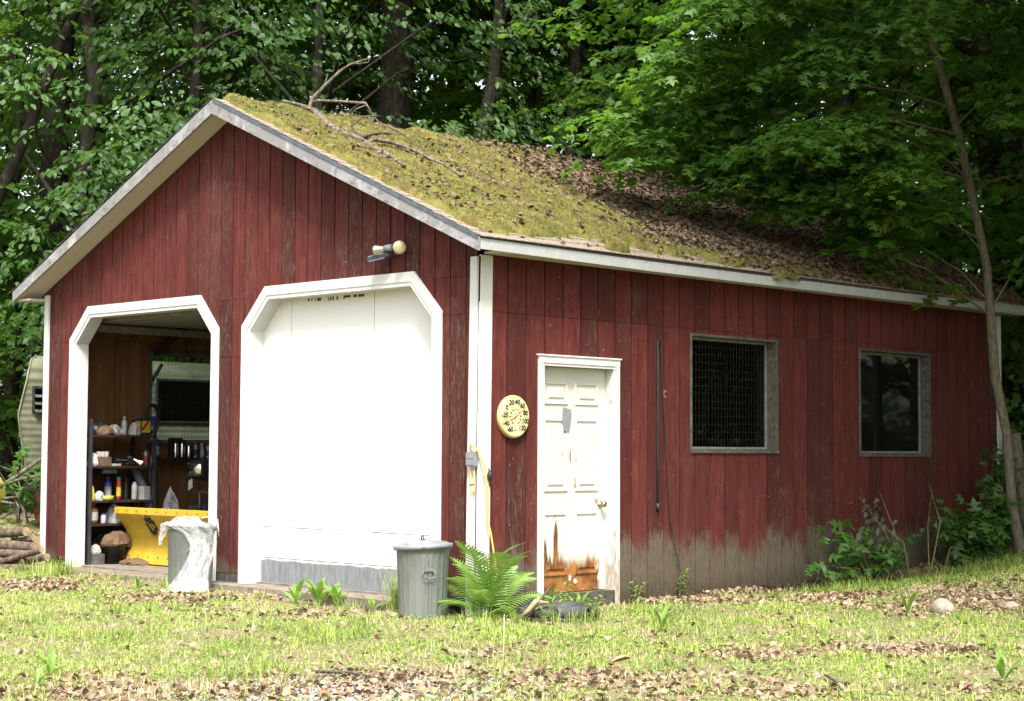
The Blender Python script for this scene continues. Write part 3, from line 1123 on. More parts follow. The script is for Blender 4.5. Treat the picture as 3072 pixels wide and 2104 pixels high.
# ------------------------------------------------------------------ moss and leaves on the roof
S0, S1 = 0.0, 3.775
nu, nv = 130, 330
uu = np.linspace(-.06, S1 + .05, nu)
vv = np.linspace(-OF + .01, LY + .28, nv)
U, Vv = np.meshgrid(uu, vv, indexing='ij')
X = RX + U + 0
base = RZ - SL * np.abs(U)
n1 = fbm(U * 3.2, Vv * 3.2, 21, 4)
n2 = fbm(U * 9 + 9, Vv * 9, 31, 3)
n3 = fbm(U * 1.2 + 5, Vv * 1.2 + 3, 41, 3)
edge_e = (S1 - U)
edge_r = (Vv + OF)
cover = S01((edge_e - .13 + .85 * (n1 - .50)) / .12) * S01((edge_r - .05 - .22 * (n1 - .35)) / .06)
hang = S01((n3 - .50) / .10) * S01((Vv - 2.5) / 1.5)
cover = np.maximum(cover, hang * S01((edge_r) / .2))
hgt = -.03 + cover * (.02 + .10 * n1 + .06 * n2)
Z = base + hgt
droop = np.clip(U - S1 + .02, 0, 1)
Z -= droop * 1.2 * hang
X = np.where((cover < .35) & (U > S1 - .03), RX + S1 - .03, X)
Z = np.where((cover < .35) & (U > S1 - .06), np.minimum(Z, base[nu - 8] - .03), Z)
verts = np.stack([X, Vv, Z], -1).reshape(-1, 3)
ii, jj = np.meshgrid(np.arange(nu - 1), np.arange(nv - 1), indexing='ij')
q0 = (ii * nv + jj).ravel()
faces = np.stack([q0, q0 + nv, q0 + nv + 1, q0 + 1], 1)
moss_cover = cover
link('moss', np_mesh('moss', verts, faces, 'moss', True), roof, 'stuff')
# tufts
N = 60000
u = RNG.uniform(0, S1 + .03, N)
v = RNG.uniform(-OF, LY + .25, N)
iu = np.clip(((u + .06) / (S1 + .11) * (nu - 1)).round().astype(int), 0, nu - 1)
iv = np.clip(((v + OF - .01) / (LY + .27 + OF) * (nv - 1)).round().astype(int), 0, nv - 1)
keep = cover[iu, iv] > .55
u, v, iu, iv = u[keep], v[keep], iu[keep], iv[keep]
P = np.stack([RX + u, v, Z[iu, iv] - .004], 1)
N = len(P)
Zd = np.stack([RNG.normal(.3, .35, N), RNG.normal(0, .35, N), np.ones(N)], 1)
Zd /= np.linalg.norm(Zd, axis=1, keepdims=True)
ang = RNG.uniform(0, 2 * pi, N)
Xd = np.stack([np.cos(ang), np.sin(ang), np.zeros(N)], 1)
Xd -= Zd * (Xd * Zd).sum(1, keepdims=True)
tv = np.array([(-.007, 0, 0), (.007, 0, 0), (0, .003, .022)], float)
tf = np.array([(0, 1, 2)])
mv, mf = scatter(tv, tf, P, Xd, Zd, RNG.uniform(.5, 1.25, N))
link('moss_tufts', np_mesh('moss_tufts', mv, mf, 'moss_tuft'), roof, 'stuff')

LEAF_T = []
for k in range(5):
    g = np.random.default_rng(100 + k)
    L, w = 1.0, g.uniform(.28, .46)
    cu, fo = g.uniform(-.5, .6), g.uniform(.05, .5)
    t = np.array([(-.5, 0), (-.1, -w), (-.1, w), (.0, 0), (.25, -w * .8), (.25, w * .8), (.5, 0)])
    zz_ = cu * t[:, 0] ** 2 + fo * np.abs(t[:, 1]) + g.uniform(-.06, .06, 7)
    LEAF_T.append(np.concatenate([t, zz_[:, None]], 1))
LEAF_F = np.array([(0, 1, 3), (0, 3, 2), (1, 4, 3), (3, 5, 2), (3, 4, 6), (3, 6, 5)])


def litter(P, N, size, flat=.45):
    parts = []
    n = len(P)
    ang = RNG.uniform(0, 2 * pi, n)
    Zd = N + RNG.normal(0, flat, (n, 3))
    Zd /= np.linalg.norm(Zd, axis=1, keepdims=True)
    Xd = np.stack([np.cos(ang), np.sin(ang), np.zeros(n)], 1)
    Xd -= Zd * (Xd * Zd).sum(1, keepdims=True)
    w = RNG.integers(0, 5, n)
    for k in range(5):
        m = w == k
        parts.append(scatter(LEAF_T[k], LEAF_F, P[m], Xd[m], Zd[m], size[m]))
    return join_np(parts)


N = 90000
u = RNG.uniform(0, S1 + .02, N)
v = RNG.uniform(-OF + .1, LY + .25, N)
dens = S01((v - 1.7 - 1.5 * (fbm(u * 1.5, v * 1.5, 5, 3) - .5) - 1.4 * S01((u - 1.2) / -2.5 + 1) * .6) / 3.2)
dens = dens * S01((S1 + .12 - u) / .9 + .1) * (.35 + .75 * S01((u - .2) / 1.3))
dens = np.maximum(dens * 1.1, .008 + .045 * (fbm(u * 2.5, v * 2.5, 8, 3) > .60))
keep = RNG.random(N) < dens
u, v = u[keep], v[keep]
iu = np.clip(((u + .06) / (S1 + .11) * (nu - 1)).round().astype(int), 0, nu - 1)
iv = np.clip(((v + OF - .01) / (LY + .27 + OF) * (nv - 1)).round().astype(int), 0, nv - 1)
P = np.stack([RX + u, v, np.maximum(Z[iu, iv], base[iu, iv]) + RNG.uniform(.012, .035, len(u))], 1)
nrm = np.array([SL, 0, 1]) / SLEN
lv, lf = litter(P, np.repeat(nrm[None], len(P), 0), RNG.uniform(.03, .066, len(P)), .6)
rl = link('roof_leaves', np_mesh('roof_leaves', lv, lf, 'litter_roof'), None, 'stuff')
tag(rl, 'brown dead leaves lying on the mossy roof, thickest at its far end', 'dead leaves')

# the broken branch lying on the roof
br = thing('fallen_branch', 'long broken dead branch with forked twigs lying on the mossy roof', 'branch', (-2.6, .7, 4.35))
O = Vector((-2.6, .7, 4.35))


def rel(pts):
    return [Vector(p) - O for p in pts]


def fit(a, b, n):
    return list(np.linspace(a, b, n))


main = [(-3.488, .853, 4.833), (-3.375, .922, 4.782), (-2.935, .70, 4.586), (-2.635, .575, 4.453), (-2.514, .607, 4.40), (-2.416, .69, 4.355), (-2.243, .653, 4.278), (-2.015, .60, 4.177), (-1.837, .597, 4.097), (-1.502, .495, 3.948)]
MB().tube(rel(main), [.034, .036, .034, .031, .029, .027, .025, .026, .027, .017], 10, jit=.08).build('limb', 'branch_dead', br)
sec = [(-2.243, .653, 4.268), (-2.358, .83, 4.35), (-2.405, 1.074, 4.37), (-2.32, 1.194, 4.332), (-2.179, 1.24, 4.27), (-1.959, 1.212, 4.172), (-1.737, 1.237, 4.073), (-1.37, 1.117, 3.909)]
MB().tube(rel(sec), fit(.024, .015, 8), 8, jit=.08).build('limb', 'branch_dead', br)
third = [(-2.389, .711, 4.363), (-2.58, .976, 4.448), (-2.773, 1.304, 4.534), (-2.816, 1.471, 4.553), (-2.93, 1.6, 4.66)]
MB().tube(rel(third), fit(.02, .009, 5), 8, jit=.08).build('limb', 'twig_dark', br)
up = [(-3.43, .89, 4.80), (-3.473, .953, 4.924), (-3.365, 1.046, 5.077), (-3.251, 1.146, 5.22), (-3.172, 1.218, 5.292), (-3.016, 1.365, 5.364)]
MB().tube(rel(up), [.024, .022, .018, .015, .012, .005], 8, jit=.1).tube(rel([(-3.37, 1.04, 5.07), (-3.341, 1.06, 5.193)]), [.01, .005], 6).tube(rel([(-3.172, 1.218, 5.292), (-3.03, 1.34, 5.31), (-3.02, 1.36, 5.36)]), [.006, .005, .003], 5).build('limb', 'branch_dead', br)
MB().tube(rel([(-3.47, .86, 4.83), (-3.56, .874, 4.87), (-3.70, .74, 4.915)]), [.022, .019, .013], 8, jit=.1).build('twig', 'branch_dead', br)
hor = [(-3.467, .961, 4.90), (-3.422, 1.003, 4.916), (-3.275, 1.148, 4.908), (-3.072, 1.348, 4.891), (-3.019, 1.411, 4.758), (-2.983, 1.451, 4.696), (-2.871, 1.567, 4.625), (-2.741, 1.703, 4.50)]
MB().tube(rel(hor), [.017, .016, .014, .013, .009, .008, .007, .004], 7, jit=.1).build('twig', 'branch_dead', br)
MB().tube(rel([(-3.073, 1.35, 4.87), (-3.144, 1.282, 4.828), (-3.217, 1.216, 4.74)]), [.007, .006, .004], 6).tube(rel([(-2.983, 1.451, 4.696), (-2.937, 1.507, 4.571)]), [.006, .003], 5).tube(rel([(-3.04, 1.39, 4.80), (-3.03, 1.38, 4.62)]), [.005, .004], 5).build('twig', 'branch_dead', br)
MB().tube(rel([(-2.43, .72, 4.345), (-2.479, .732, 4.42), (-2.519, .687, 4.485), (-2.436, .76, 4.578), (-2.357, .837, 4.587), (-2.30, .89, 4.585)]), [.018, .016, .012, .010, .007, .004], 7, jit=.1).build('twig', 'twig_dark', br)
for i in range(9):
    a = Vector((-3.2 + .25 * i + random.uniform(-.1, .1), 1.0 + random.uniform(-.3, .5), 0))
    a.z = RZ - SL * (a.x - RX) + .055
    d = Vector((random.uniform(-.35, .35), random.uniform(-.3, .3), 0))
    d.z = -SL * d.x + random.uniform(.0, .04)
    MB().tube(rel([a, a + d * .5 + V(0, 0, .015), a + d]), [.006, .005, .003], 5).build('twig', 'branch_dead', br)

# ------------------------------------------------------------------ leaves, crowns, trees
OV_V = np.array([(0, 0, 0), (.32, -.30, .07), (.68, -.22, .05), (1, 0, -.06), (.68, .22, .05), (.32, .30, .07), (.5, 0, -.02)], float)
OV_F = np.array([(0, 1, 6), (1, 2, 6), (2, 3, 6), (3, 4, 6), (4, 5, 6), (5, 0, 6)])
LO_V = np.array([(0, 0, 0), (.45, -.32, .08), (1, 0, -.08), (.45, .32, .08)], float)
LO_F = np.array([(0, 1, 2), (0, 2, 3)])
# maple: five pointed lobes round a stalk point
_mp = [(0, .0), (-.05, -.26), (.16, -.56), (.22, -.30), (.60, -.52), (.58, -.22), (1.0, 0), (.58, .22), (.60, .52), (.22, .30), (.16, .56), (-.05, .26)]
MP_V = np.array([(x, y, .05 * (1 - abs(y) * 3) - .10 * x * x - .14 * abs(y)) for x, y in _mp] + [(.35, 0, .03)], float)
MP_F = np.array([(12, i, (i + 1) % 12) for i in range(12)])
# cheap maple for trees farther off
ML_V = np.array([(0, 0, 0), (.05, -.48, -.05), (.36, -.20, .05), (.62, -.46, -.06), (1, 0, -.1), (.62, .46, -.06), (.36, .20, .05), (.05, .48, -.05)], float)
ML_F = np.array([(0, 1, 2), (2, 3, 4), (0, 2, 4), (0, 4, 6), (4, 5, 6), (0, 6, 7)])
SHAPE = {'ovate': (OV_V, OV_F), 'low': (LO_V, LO_F), 'maple': (MP_V, MP_F), 'maple_low': (ML_V, ML_F)}


def unit(a):
    return a / np.maximum(np.linalg.norm(a, axis=-1, keepdims=True), 1e-6)


def spray_leaves(P, D, L, k, g, droop=.25, spread=.42, hang=0.0, tilt=.4):
    """k leaves on each of the twigs that start at P, run along D for L metres; returns leaf feet, directions, normals"""
    n = len(P)
    D = unit(D)
    side = unit(np.cross(D, np.array([0, 0, 1.0])))
    up = unit(np.cross(side, D))
    t = g.uniform(.08, 1, (n, k))
    s = g.uniform(-1, 1, (n, k))
    lat = s * spread * (1 - .55 * t) * L[:, None]
    pos = P[:, None] + D[:, None] * (t * L[:, None])[..., None] + side[:, None] * lat[..., None]
    pos[..., 2] -= droop * L[:, None] * t ** 2 + g.uniform(-.03, .07, (n, k)) * L[:, None]
    dr = D[:, None] * .7 + side[:, None] * (np.sign(s) * g.uniform(.3, 1.1, (n, k)))[..., None]
    dr = dr + g.normal(0, .25, (n, k, 3))
    dr[..., 2] -= .25 + hang
    nm = up[:, None] + g.normal(0, tilt, (n, k, 3))
    return pos.reshape(-1, 3), unit(dr.reshape(-1, 3)), unit(nm.reshape(-1, 3))


def leaf_cloud(name, shape, P, D, L, k, size, mat, g, **kw):
    pos, dr, nm = spray_leaves(P, D, L, k, g, **kw)
    tv, tf = SHAPE[shape]
    sz = size * g.uniform(.6, 1.25, len(pos))
    v, f = scatter(tv, tf, pos, dr, nm, sz)
    return np_mesh(name, v, f, mat)


def crown_sites(g, n, R, zb, zt, inner=.4):
    """twig starts spread through a crown from height zb to zt, denser outwards, gathered into clumps"""
    nc = max(8, n // 14)
    zc = g.uniform(0, 1, nc)
    prof = np.sqrt(np.clip(1 - (zc * 1.75 - .72) ** 2 / 1.1, .05, 1))
    a = g.uniform(0, 2 * pi, nc)
    r = R * prof * g.uniform(inner, 1, nc) ** .6
    C0 = np.stack([r * np.cos(a), r * np.sin(a), zb + (zt - zb) * zc], 1)
    w = g.integers(0, nc, n)
    P = C0[w] + g.normal(0, 1, (n, 3)) * np.array([.55, .55, .26]) * (R / 3.2)
    out = P * np.array([1, 1, 0])
    D = unit(out) + g.normal(0, .55, (n, 3)) * np.array([1, 1, .3])
    return P, D, C0


CROWN = {}


def crown_mesh(key, shape, seed, n, k, R, zb, zt, size, mat, **kw):
    g = np.random.default_rng(seed)
    P, D, C0 = crown_sites(g, n, R, zb, zt)
    L = g.uniform(.5, 1.0, n)
    CROWN[key] = (leaf_cloud('crown', shape, P, D, L, k, size, MAT_OF[mat], g, **kw), C0, zt)


MAT_OF = {'birch': 'leaf_birch', 'deep': 'leaf_deep', 'maple': 'leaf_maple', 'bush': 'leaf_bush'}
crown_mesh('birch', 'ovate', 1, 950, 17, 3.2, 2.6, 12.5, .118, 'birch', hang=.55, droop=.4, tilt=.6)
crown_mesh('birch2', 'ovate', 2, 850, 17, 3.0, 3.2, 13.0, .118, 'birch', hang=.55, droop=.4, tilt=.6)
crown_mesh('deep', 'low', 3, 1150, 15, 3.6, 3.0, 15.0, .135, 'deep', hang=.1)
crown_mesh('deep2', 'low', 4, 1150, 15, 3.3, 4.0, 16.0, .135, 'deep', hang=.1)
crown_mesh('maple', 'maple_low', 5, 1000, 20, 3.4, 2.2, 13.0, .135, 'maple', hang=.1, tilt=.3)
crown_mesh('bush', 'maple_low', 6, 240, 18, 1.5, .3, 3.2, .12, 'maple', hang=.1, tilt=.35)


def limbs(mb, C0, base_r, g, n, zt, lean=(0, 0)):
    for q in C0[g.permutation(len(C0))[:n]]:
        z0 = max(1.2, q[2] - g.uniform(.6, 2.2))
        a = np.array([lean[0] * z0, lean[1] * z0, z0])
        m = (a + q) / 2 + np.array([0, 0, .25]) + g.normal(0, .15, 3)
        r = base_r * .38 * (1 - .6 * z0 / zt)
        mb.tube([a, m, q], [r, r * .6, r * .2], 6, False)


def trunk_tube(mb, r, h, g, lean=(0, 0), wob=.10, n=9, lo=0.0):
    zs = np.linspace(lo, h, 9)
    pts = [(lean[0] * z + g.normal(0, wob) * min(1, max(z, 0) / 2), lean[1] * z + g.normal(0, wob) * min(1, max(z, 0) / 2), z) for z in zs]
    rad = [r * (1 - .62 * max(0, z) / h) * (1.35 if i == 0 else 1) for i, z in enumerate(zs)]
    mb.tube(pts, rad, n, False, .04)


def tree(name, label, loc, crown, r, h, seed, group=None, s=1.0, lean=(0, 0), nl=14, mat='bark', cat='tree', rz=None, wob=.1, up=0.0):
    g = np.random.default_rng(seed)
    x, y = loc[:2]
    t = thing(name, label, cat, (x, y, gz(x, y) - .05), g.uniform(0, 6.28) if rz is None else rz, group)
    mb = MB()
    trunk_tube(mb, r, h, g, lean, wob)
    if crown:
        me, C0, zt = CROWN[crown]
        limbs(mb, C0 * s + np.array([0, 0, up]), r, g, nl, h, lean)
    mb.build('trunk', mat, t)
    if crown:
        c = link('crown', me, t, 'stuff')
        c.scale = (s, s, s)
        c.location = (lean[0] * (6 + up), lean[1] * (6 + up), up)
    return t


def fan(px, d):
    p = at(px, 1300, d)
    return p[0], p[1]


# trunks one can tell apart, and the tree each of them carries
tree('birch_tree', 'leafy tree hanging ovate leaves over the ridge left of the gable peak', fan(560, 25.5), 'birch', .13, 12, 21, rz=.4)
tree('birch_tree', 'drooping ovate leaved tree at the upper left corner, beside a leaning trunk', fan(250, 24.5), 'birch2', .14, 12.5, 22, rz=2.4)
tree('leaning_tree', 'dark leaning trunk crossing the upper left corner', fan(-420, 25), None, .12, 11, 23, lean=(.30, .28), rz=0, wob=.05)
tree('forest_tree', 'thick dark trunk left of the roof, pale gap of sky beside it', fan(150, 27), 'deep', .26, 20, 24, rz=1.0, up=5)
tree('forest_tree', 'second thick dark trunk standing just right of the first, left of the roof', fan(262, 29), 'deep2', .24, 20, 25, rz=3.0, up=5)
tree('forest_tree', 'broad dark trunk behind the ridge above the fallen branch', fan(1185, 28), 'deep', .36, 20, 26, rz=4.0, up=6)
tree('birch_tree', 'ovate leaved tree dangling twigs right beside the raised end of the fallen branch', fan(960, 25.5), 'birch', .12, 12, 27, rz=5.2)
tree('forest_tree', 'slender dark trunk leaning to the right behind the roof ridge', fan(1300, 27), 'deep2', .14, 20, 28, lean=(.10, .10), rz=0, s=.9, up=6)
t = thing('forked_tree', 'dark forked trunk leaning right above the middle of the roof ridge', 'tree', (*fan(1430, 26.5), 0))
mb = MB()
F0 = Vector((*fan(1430, 26.5), 0))


def fk(px, py, d=26.5):
    return Vector(at(px, py, d)) - F0


mb.tube([V(0, 0, -.2), fk(1445, 400), fk(1478, 250), fk(1492, 110), fk(1500, -60), fk(1540, -500)], [.13, .115, .10, .09, .06, .03], 9, jit=.05)
mb.tube([fk(1492, 120), fk(1560, 70), fk(1620, 20), fk(1700, -90, 25.5)], [.075, .07, .06, .04], 8, jit=.05)
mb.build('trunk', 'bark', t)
c = link('crown', CROWN['deep'][0], t, 'stuff')
c.scale = (.8, .8, 1)
c.location = (.4, .4, 7)
tree('forest_tree', 'thin straight trunk nearest right of the forked one, light between them', fan(1592, 29.5), 'maple', .115, 20, 30, rz=.7, wob=.05, up=7)
tree('forest_tree', 'thin trunk next to it on the right, leaning a little, behind the ridge', fan(1650, 28), 'deep2', .115, 20, 31, lean=(.035, .035), rz=0, wob=.05, up=5)
tree('forest_tree', 'grey trunk far behind the middle of the roof', fan(1835, 32), 'deep', .12, 20, 32, rz=1.9, up=5)
tree('maple_tree', 'bushy maple behind the roof, left of the leaning maple', fan(2450, 28), 'maple', .13, 13, 33, rz=2.2)
tree('maple_tree', 'dark maple filling the shade behind the thin leaning trunk', fan(2560, 25), 'maple', .13, 13, 34, rz=4.2)
tree('big_tree', 'huge dark ridged trunk in deep shade at the right edge', fan(3010, 25), 'maple', .40, 18, 35, rz=.9, up=4)
tree('maple_tree', 'maple crown at the upper right corner in deep shade', fan(2850, 28), 'maple', .15, 13, 36, rz=3.3)
tree('maple_tree', 'maple at the left edge behind the camper', fan(40, 27.5), 'maple', .13, 12, 37, rz=1.1)
# the mass of the wood: trees nothing tells apart
gl = 'leafy trunk one of many in the dim wood behind the garage'
gg = 'trees deep in the wood'
gr_ = np.random.default_rng(77)
k = 0
for d, pxs in ((35, range(-200, 3400, 420)), (42, range(-300, 3500, 400)), (50, range(-400, 3600, 560))):
    for px in pxs:
        if d > 45 and px < 520:
            continue
        p = fan(px + gr_.uniform(-110, 110), d + gr_.uniform(-2.5, 2.5))
        tree('forest_tree', gl, p, ('deep', 'deep2', 'maple', 'birch')[gr_.integers(0, 4)], gr_.uniform(.10, .22), gr_.uniform(13, 17), 200 + k, gg, s=gr_.uniform(1.0, 1.3), nl=7)
        k += 1
# high crowns added over the wood to darken it: only trunks of these show
hl_, hg_ = 'bare lower trunk of a tall tree standing in the wood', 'tall trunks in the wood'
for i, (px, d) in enumerate(((-100, 30), (420, 32), (700, 29), (820, 36), (1060, 33), (1520, 34), (1750, 31), (1980, 36), (2330, 33), (2700, 32), (3000, 34), (3300, 30), (120, 38), (1350, 40), (2150, 42), (600, 44))):
    p = fan(px, d)
    tree('tall_tree', hl_, p, ('deep', 'deep2')[i % 2], gr_.uniform(.08, .15), 24, 600 + i, hg_, s=1.45, nl=5, up=5)
# understory
ul, ug = 'leafy shrub in the shade under the trees', 'understory shrubs'
for px, d in ((-60, 27.5), (60, 29), (170, 29), (330, 31), (700, 30), (1100, 30), (1500, 32), (1900, 31), (2300, 28), (2700, 25.5), (3080, 24), (3190, 22.5), (2960, 27), (1700, 35), (1300, 34), (900, 34), (500, 35), (2100, 33)):
    p = fan(px, d)
    t = thing('shrub', ul, 'shrub', (p[0], p[1], gz(*p) - .1), gr_.uniform(0, 6), ug)
    mb = MB()
    for i in range(5):
        a = gr_.uniform(0, 6.28)
        mb.tube([(0, 0, 0), (.3 * cos(a), .3 * sin(a), 1.0), (.8 * cos(a), .8 * sin(a), 2.2)], [.025, .018, .006], 5, False)
    mb.build('stem', 'bark', t)
    c = link('crown', CROWN['bush'][0], t, 'stuff')
    q = gr_.uniform(1.0, 1.5)
    c.scale = (q, q, q)
# far woods that read as one mass
g = np.random.default_rng(5)
n = 4500
d = g.uniform(64, 84, n)
px = g.uniform(700, 4500, n)
P = CAM + d[:, None] * (FWD + RGT * ((px - 1536) / FOC)[:, None])
P[:, 2] = g.uniform(0, 1, n) ** .8 * 24
dr = unit(g.normal(0, 1, (n, 3)))
nm = unit(g.normal(0, .6, (n, 3)) + np.array([0, 0, 1]))
v, f = scatter(LO_V, LO_F, P, dr, nm, g.uniform(.45, .9, n))
dw = link('distant_woods', np_mesh('distant_woods', v, f, 'leaf_deep'), None, 'stuff')
tag(dw, 'far leafy depth of the wood closing off the view between the trunks', 'woods')

# trees round the clearing, right of the frame: they shade the far end of the side wall and fill the panes' reflections
for i, (x, y, s, cr) in enumerate(((4.6, 11.5, 1.1, 'maple'), (7.8, 10.8, 1.2, 'deep'), (12.5, 15.5, 1.2, 'deep2'), (15.5, 11.0, 1.2, 'maple'), (3.0, 15.0, 1.2, 'deep'), (18.5, 6, 1.2, 'deep'))):
    tree('forest_tree', 'leafy tree at the edge of the clearing', (x, y), cr, .16, 14, 400 + i, 'trees at the edge of the clearing', s=s)

# unseen tree added off frame, crown shaped to shade far wall and roof
tt_ = thing('shade_maple', 'unseen maple added right of the frame, its crown shaped to shade the far wall and roof', 'tree', (5.4, 8.6, gz(5.4, 8.6)))
T0 = np.array([5.4, 8.6, gz(5.4, 8.6)])
g = np.random.default_rng(91)
nc = 135
C0 = np.array([3.8, 4.1, 8.7]) + g.normal(0, 1, (nc, 3)) * np.array([1.3, 1.6, .75])
C0[:12] = np.array([.9, 6.6, 8.6]) + g.normal(0, 1, (12, 3)) * np.array([1.0, 1.6, .6])
C0[:, 2] = np.maximum(C0[:, 2], 7.2)
C0 = np.concatenate([C0, np.array([5.2, 8.6, 9.5]) + g.normal(0, 1, (50, 3)) * np.array([1.6, 1.6, 1.6])])
C0 = np.concatenate([C0, np.array([.4, 8.0, 10.6]) + g.normal(0, 1, (55, 3)) * np.array([1.7, 1.7, .8]), np.array([3.3, 8.6, 5.2]) + g.normal(0, 1, (45, 3)) * np.array([.9, 1.2, 1.5]), np.array([4.4, 6.6, 5.8]) + g.normal(0, 1, (35, 3)) * np.array([.9, 1.0, 1.3])])
C0[:, 2] = np.maximum(C0[:, 2], 2.6)
w = g.integers(0, len(C0), 5000)
P = C0[w] + g.normal(0, .5, (5000, 3)) * np.array([1, 1, .45])
D = g.normal(0, 1, (5000, 3)) * np.array([1, 1, .25])
# clumps inside the camera view are dropped so the crown stays unseen
q = P - CAM
dq = q @ FWD
k = (q @ RGT / dq < .37) & (q @ UPV / dq < .265)
P, D = P[~k], D[~k]
nP = len(P)
link('crown', leaf_cloud('crown', 'maple_low', P - T0, D, g.uniform(.5, 1.0, nP), 17, .16, 'leaf_maple', g, tilt=.3), tt_, 'stuff')
mb = MB()
trunk_tube(mb, .24, 13, g)
for q in C0[g.permutation(len(C0))[:36]]:
    q = q - T0
    a = np.array([0, 0, max(2.0, min(9, q[2] - g.uniform(.8, 3)))])
    mb.tube([a, a * .5 + q * .5 + np.array([0, 0, .5]), q], [.07, .045, .012], 6, False)
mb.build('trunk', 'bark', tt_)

for i, (x, y, q) in enumerate(((7.2, 13.5, 1.7), (9.2, 16.5, 1.9), (11.5, 18.5, 2.0), (13.8, 17.0, 2.0), (6.8, 10.9, 1.5), (10.3, 14.2, 1.8), (16, 20, 2.2), (12.8, 21.5, 2.2))):  # unseen shrubs added to close sky gaps in the pane reflections
    t = thing('shrub', 'unseen tall shrub added at the edge of the clearing', 'shrub', (x, y, gz(x, y) - .3), i * 1.3, 'shrubs at the edge of the clearing')
    MB().tube([(0, 0, 0), (.2, .1, 1.2), (.5, .2, 2.4)], [.03, .02, .006], 5, False).build('stem', 'bark', t)
    c = link('crown', CROWN['bush'][0], t, 'stuff')
    c.scale = (q, q, q)

# ------------------------------------------------------------------ the leaning maple over the roof
mt = thing('maple_tree', 'slender leaning grey maple in front of the far corner, limbs spread over the roof', 'tree', (.8, 7.876, .10))
M0 = Vector((.8, 7.876, .10))
tr = [(.82, 7.90, .05), (.80, 7.876, .17), (.752, 7.78, .7), (.736, 7.704, 1.514), (.666, 7.582, 2.157), (.644, 7.46, 3.406), (.481, 7.183, 4.843), (.305, 6.921, 5.939), (.193, 6.772, 6.431), (-.05, 6.5, 7.6), (-.25, 6.35, 9.2), (-.3, 6.3, 11)]
mb = MB().tube([Vector(p) - M0 for p in tr], [.095, .068, .058, .054, .056, .050, .047, .043, .041, .035, .025, .012], 12, jit=.04)


def lerp_tr(z):
    zs = [p[2] for p in tr]
    return np.array([np.interp(z, zs, [p[i] for p in tr]) for i in range(3)])


o_ = 1.3219
BR = [  # start height on the trunk, end of the limb in the photograph and its depth, thickness, leaf twigs
    (6.0, (1610, 10), 17.2, .03, 70), (5.6, (1500, 140), 17.6, .03, 80), (4.9, (1420, 270), 18.0, .03, 95), (4.4, (1440, 345), 17.8, .028, 85),
    (4.0, (1640, 400), 18.0, .026, 80), (3.7, (1800, 445), 18.3, .024, 75), (4.7, (1800, 300), 17.2, .026, 85), (5.8, (1850, 130), 17.6, .028, 80), (6.6, (1700, -60), 17.6, .028, 70),
    (5.2, (1640, 210), 18.8, .025, 85), (3.55, (2020, 480), 18.6, .02, 50), (4.4, (2010, 390), 17.9, .022, 70), (5.0, (2360, 250), 18.3, .025, 70), (6.0, (2330, 60), 18.6, .025, 70),
    (6.4, (2060, 20), 17.5, .025, 70), (4.2, (2400, 420), 20.5, .022, 60), (5.4, (2180, 190), 20.6, .022, 60), (3.0, (1960, 520), 19.3, .018, 30)]
g = np.random.default_rng(9)
LP, LD = [], []
for z0, (ex, ey), d, r, nt in BR:
    a = lerp_tr(z0)
    e = at(ex * o_, ey * o_, d)
    m = a * .45 + e * .55 + np.array([0, 0, .22]) + g.normal(0, .08, 3)
    q = a * .78 + e * .22 + np.array([0, 0, .16])
    q2 = a * .2 + e * .8 + np.array([0, 0, .13])
    mb.tube([Vector(x) - M0 for x in (a, q, m, q2, e)], [r * .62, r * .5, r * .38, r * .26, r * .12], 6, False)
    tt = g.uniform(.42, 1.0, nt) ** .8
    for s_ in tt:
        w = np.array([np.interp(s_, [0, .22, .55, .8, 1], [p[i] for p in (a, q, m, q2, e)]) for i in range(3)])
        dirv = unit((e - a)[None])[0]
        sd = np.cross(dirv, [0, 0, 1.0])
        k_ = g.choice([-1, 1])
        LP.append(w + g.normal(0, .10, 3))
        LD.append(dirv * .8 + sd * k_ * g.uniform(.2, 1.1) + np.array([0, 0, g.uniform(-.25, .1)]))
mb.build('trunk', 'bark_maple', mt)
LP, LD = np.array(LP), np.array(LD)
Lm = g.uniform(.45, .85, len(LP))
me = leaf_cloud('crown', 'maple', LP - np.array(M0), LD, Lm, 11, .115, 'leaf_maple', g, tilt=.28, droop=.22, hang=.12)
link('crown', me, mt, 'stuff')
# higher limbs of the same tree, mostly above the frame
P, D, C0 = crown_sites(g, 420, 2.9, 6.9, 11.5)
P = P + np.array([-.2, 6.4, 0])
me = leaf_cloud('crown_top', 'maple_low', P - np.array(M0), D, g.uniform(.5, .9, 420), 18, .125, 'leaf_maple', g, tilt=.3)
link('crown_top', me, mt, 'stuff')
# low bough in front of the eave: every leaf by itself
a, e = lerp_tr(2.85), at(1948 * o_, 556 * o_, 18.3)
m = (a + e) / 2 + np.array([0, 0, .14])
bm = MB().tube([Vector(x) - M0 for x in (a, m, e)], [.016, .011, .004], 6, False)
lm = np_mesh('leaf', MP_V, MP_F, 'leaf_maple')


def leaf_part(parent, base, dr, nm, size, mesh, org):
    X = Vector(dr).normalized()
    Zv = Vector(nm)
    Y = Zv.cross(X).normalized()
    Zv = X.cross(Y)
    o = link('leaf', mesh, parent)
    M_ = Matrix((X, Y, Zv)).transposed().to_4x4()
    o.matrix_basis = Matrix.Translation(Vector(base) - org) @ M_ @ Matrix.Scale(size, 4)
    return o


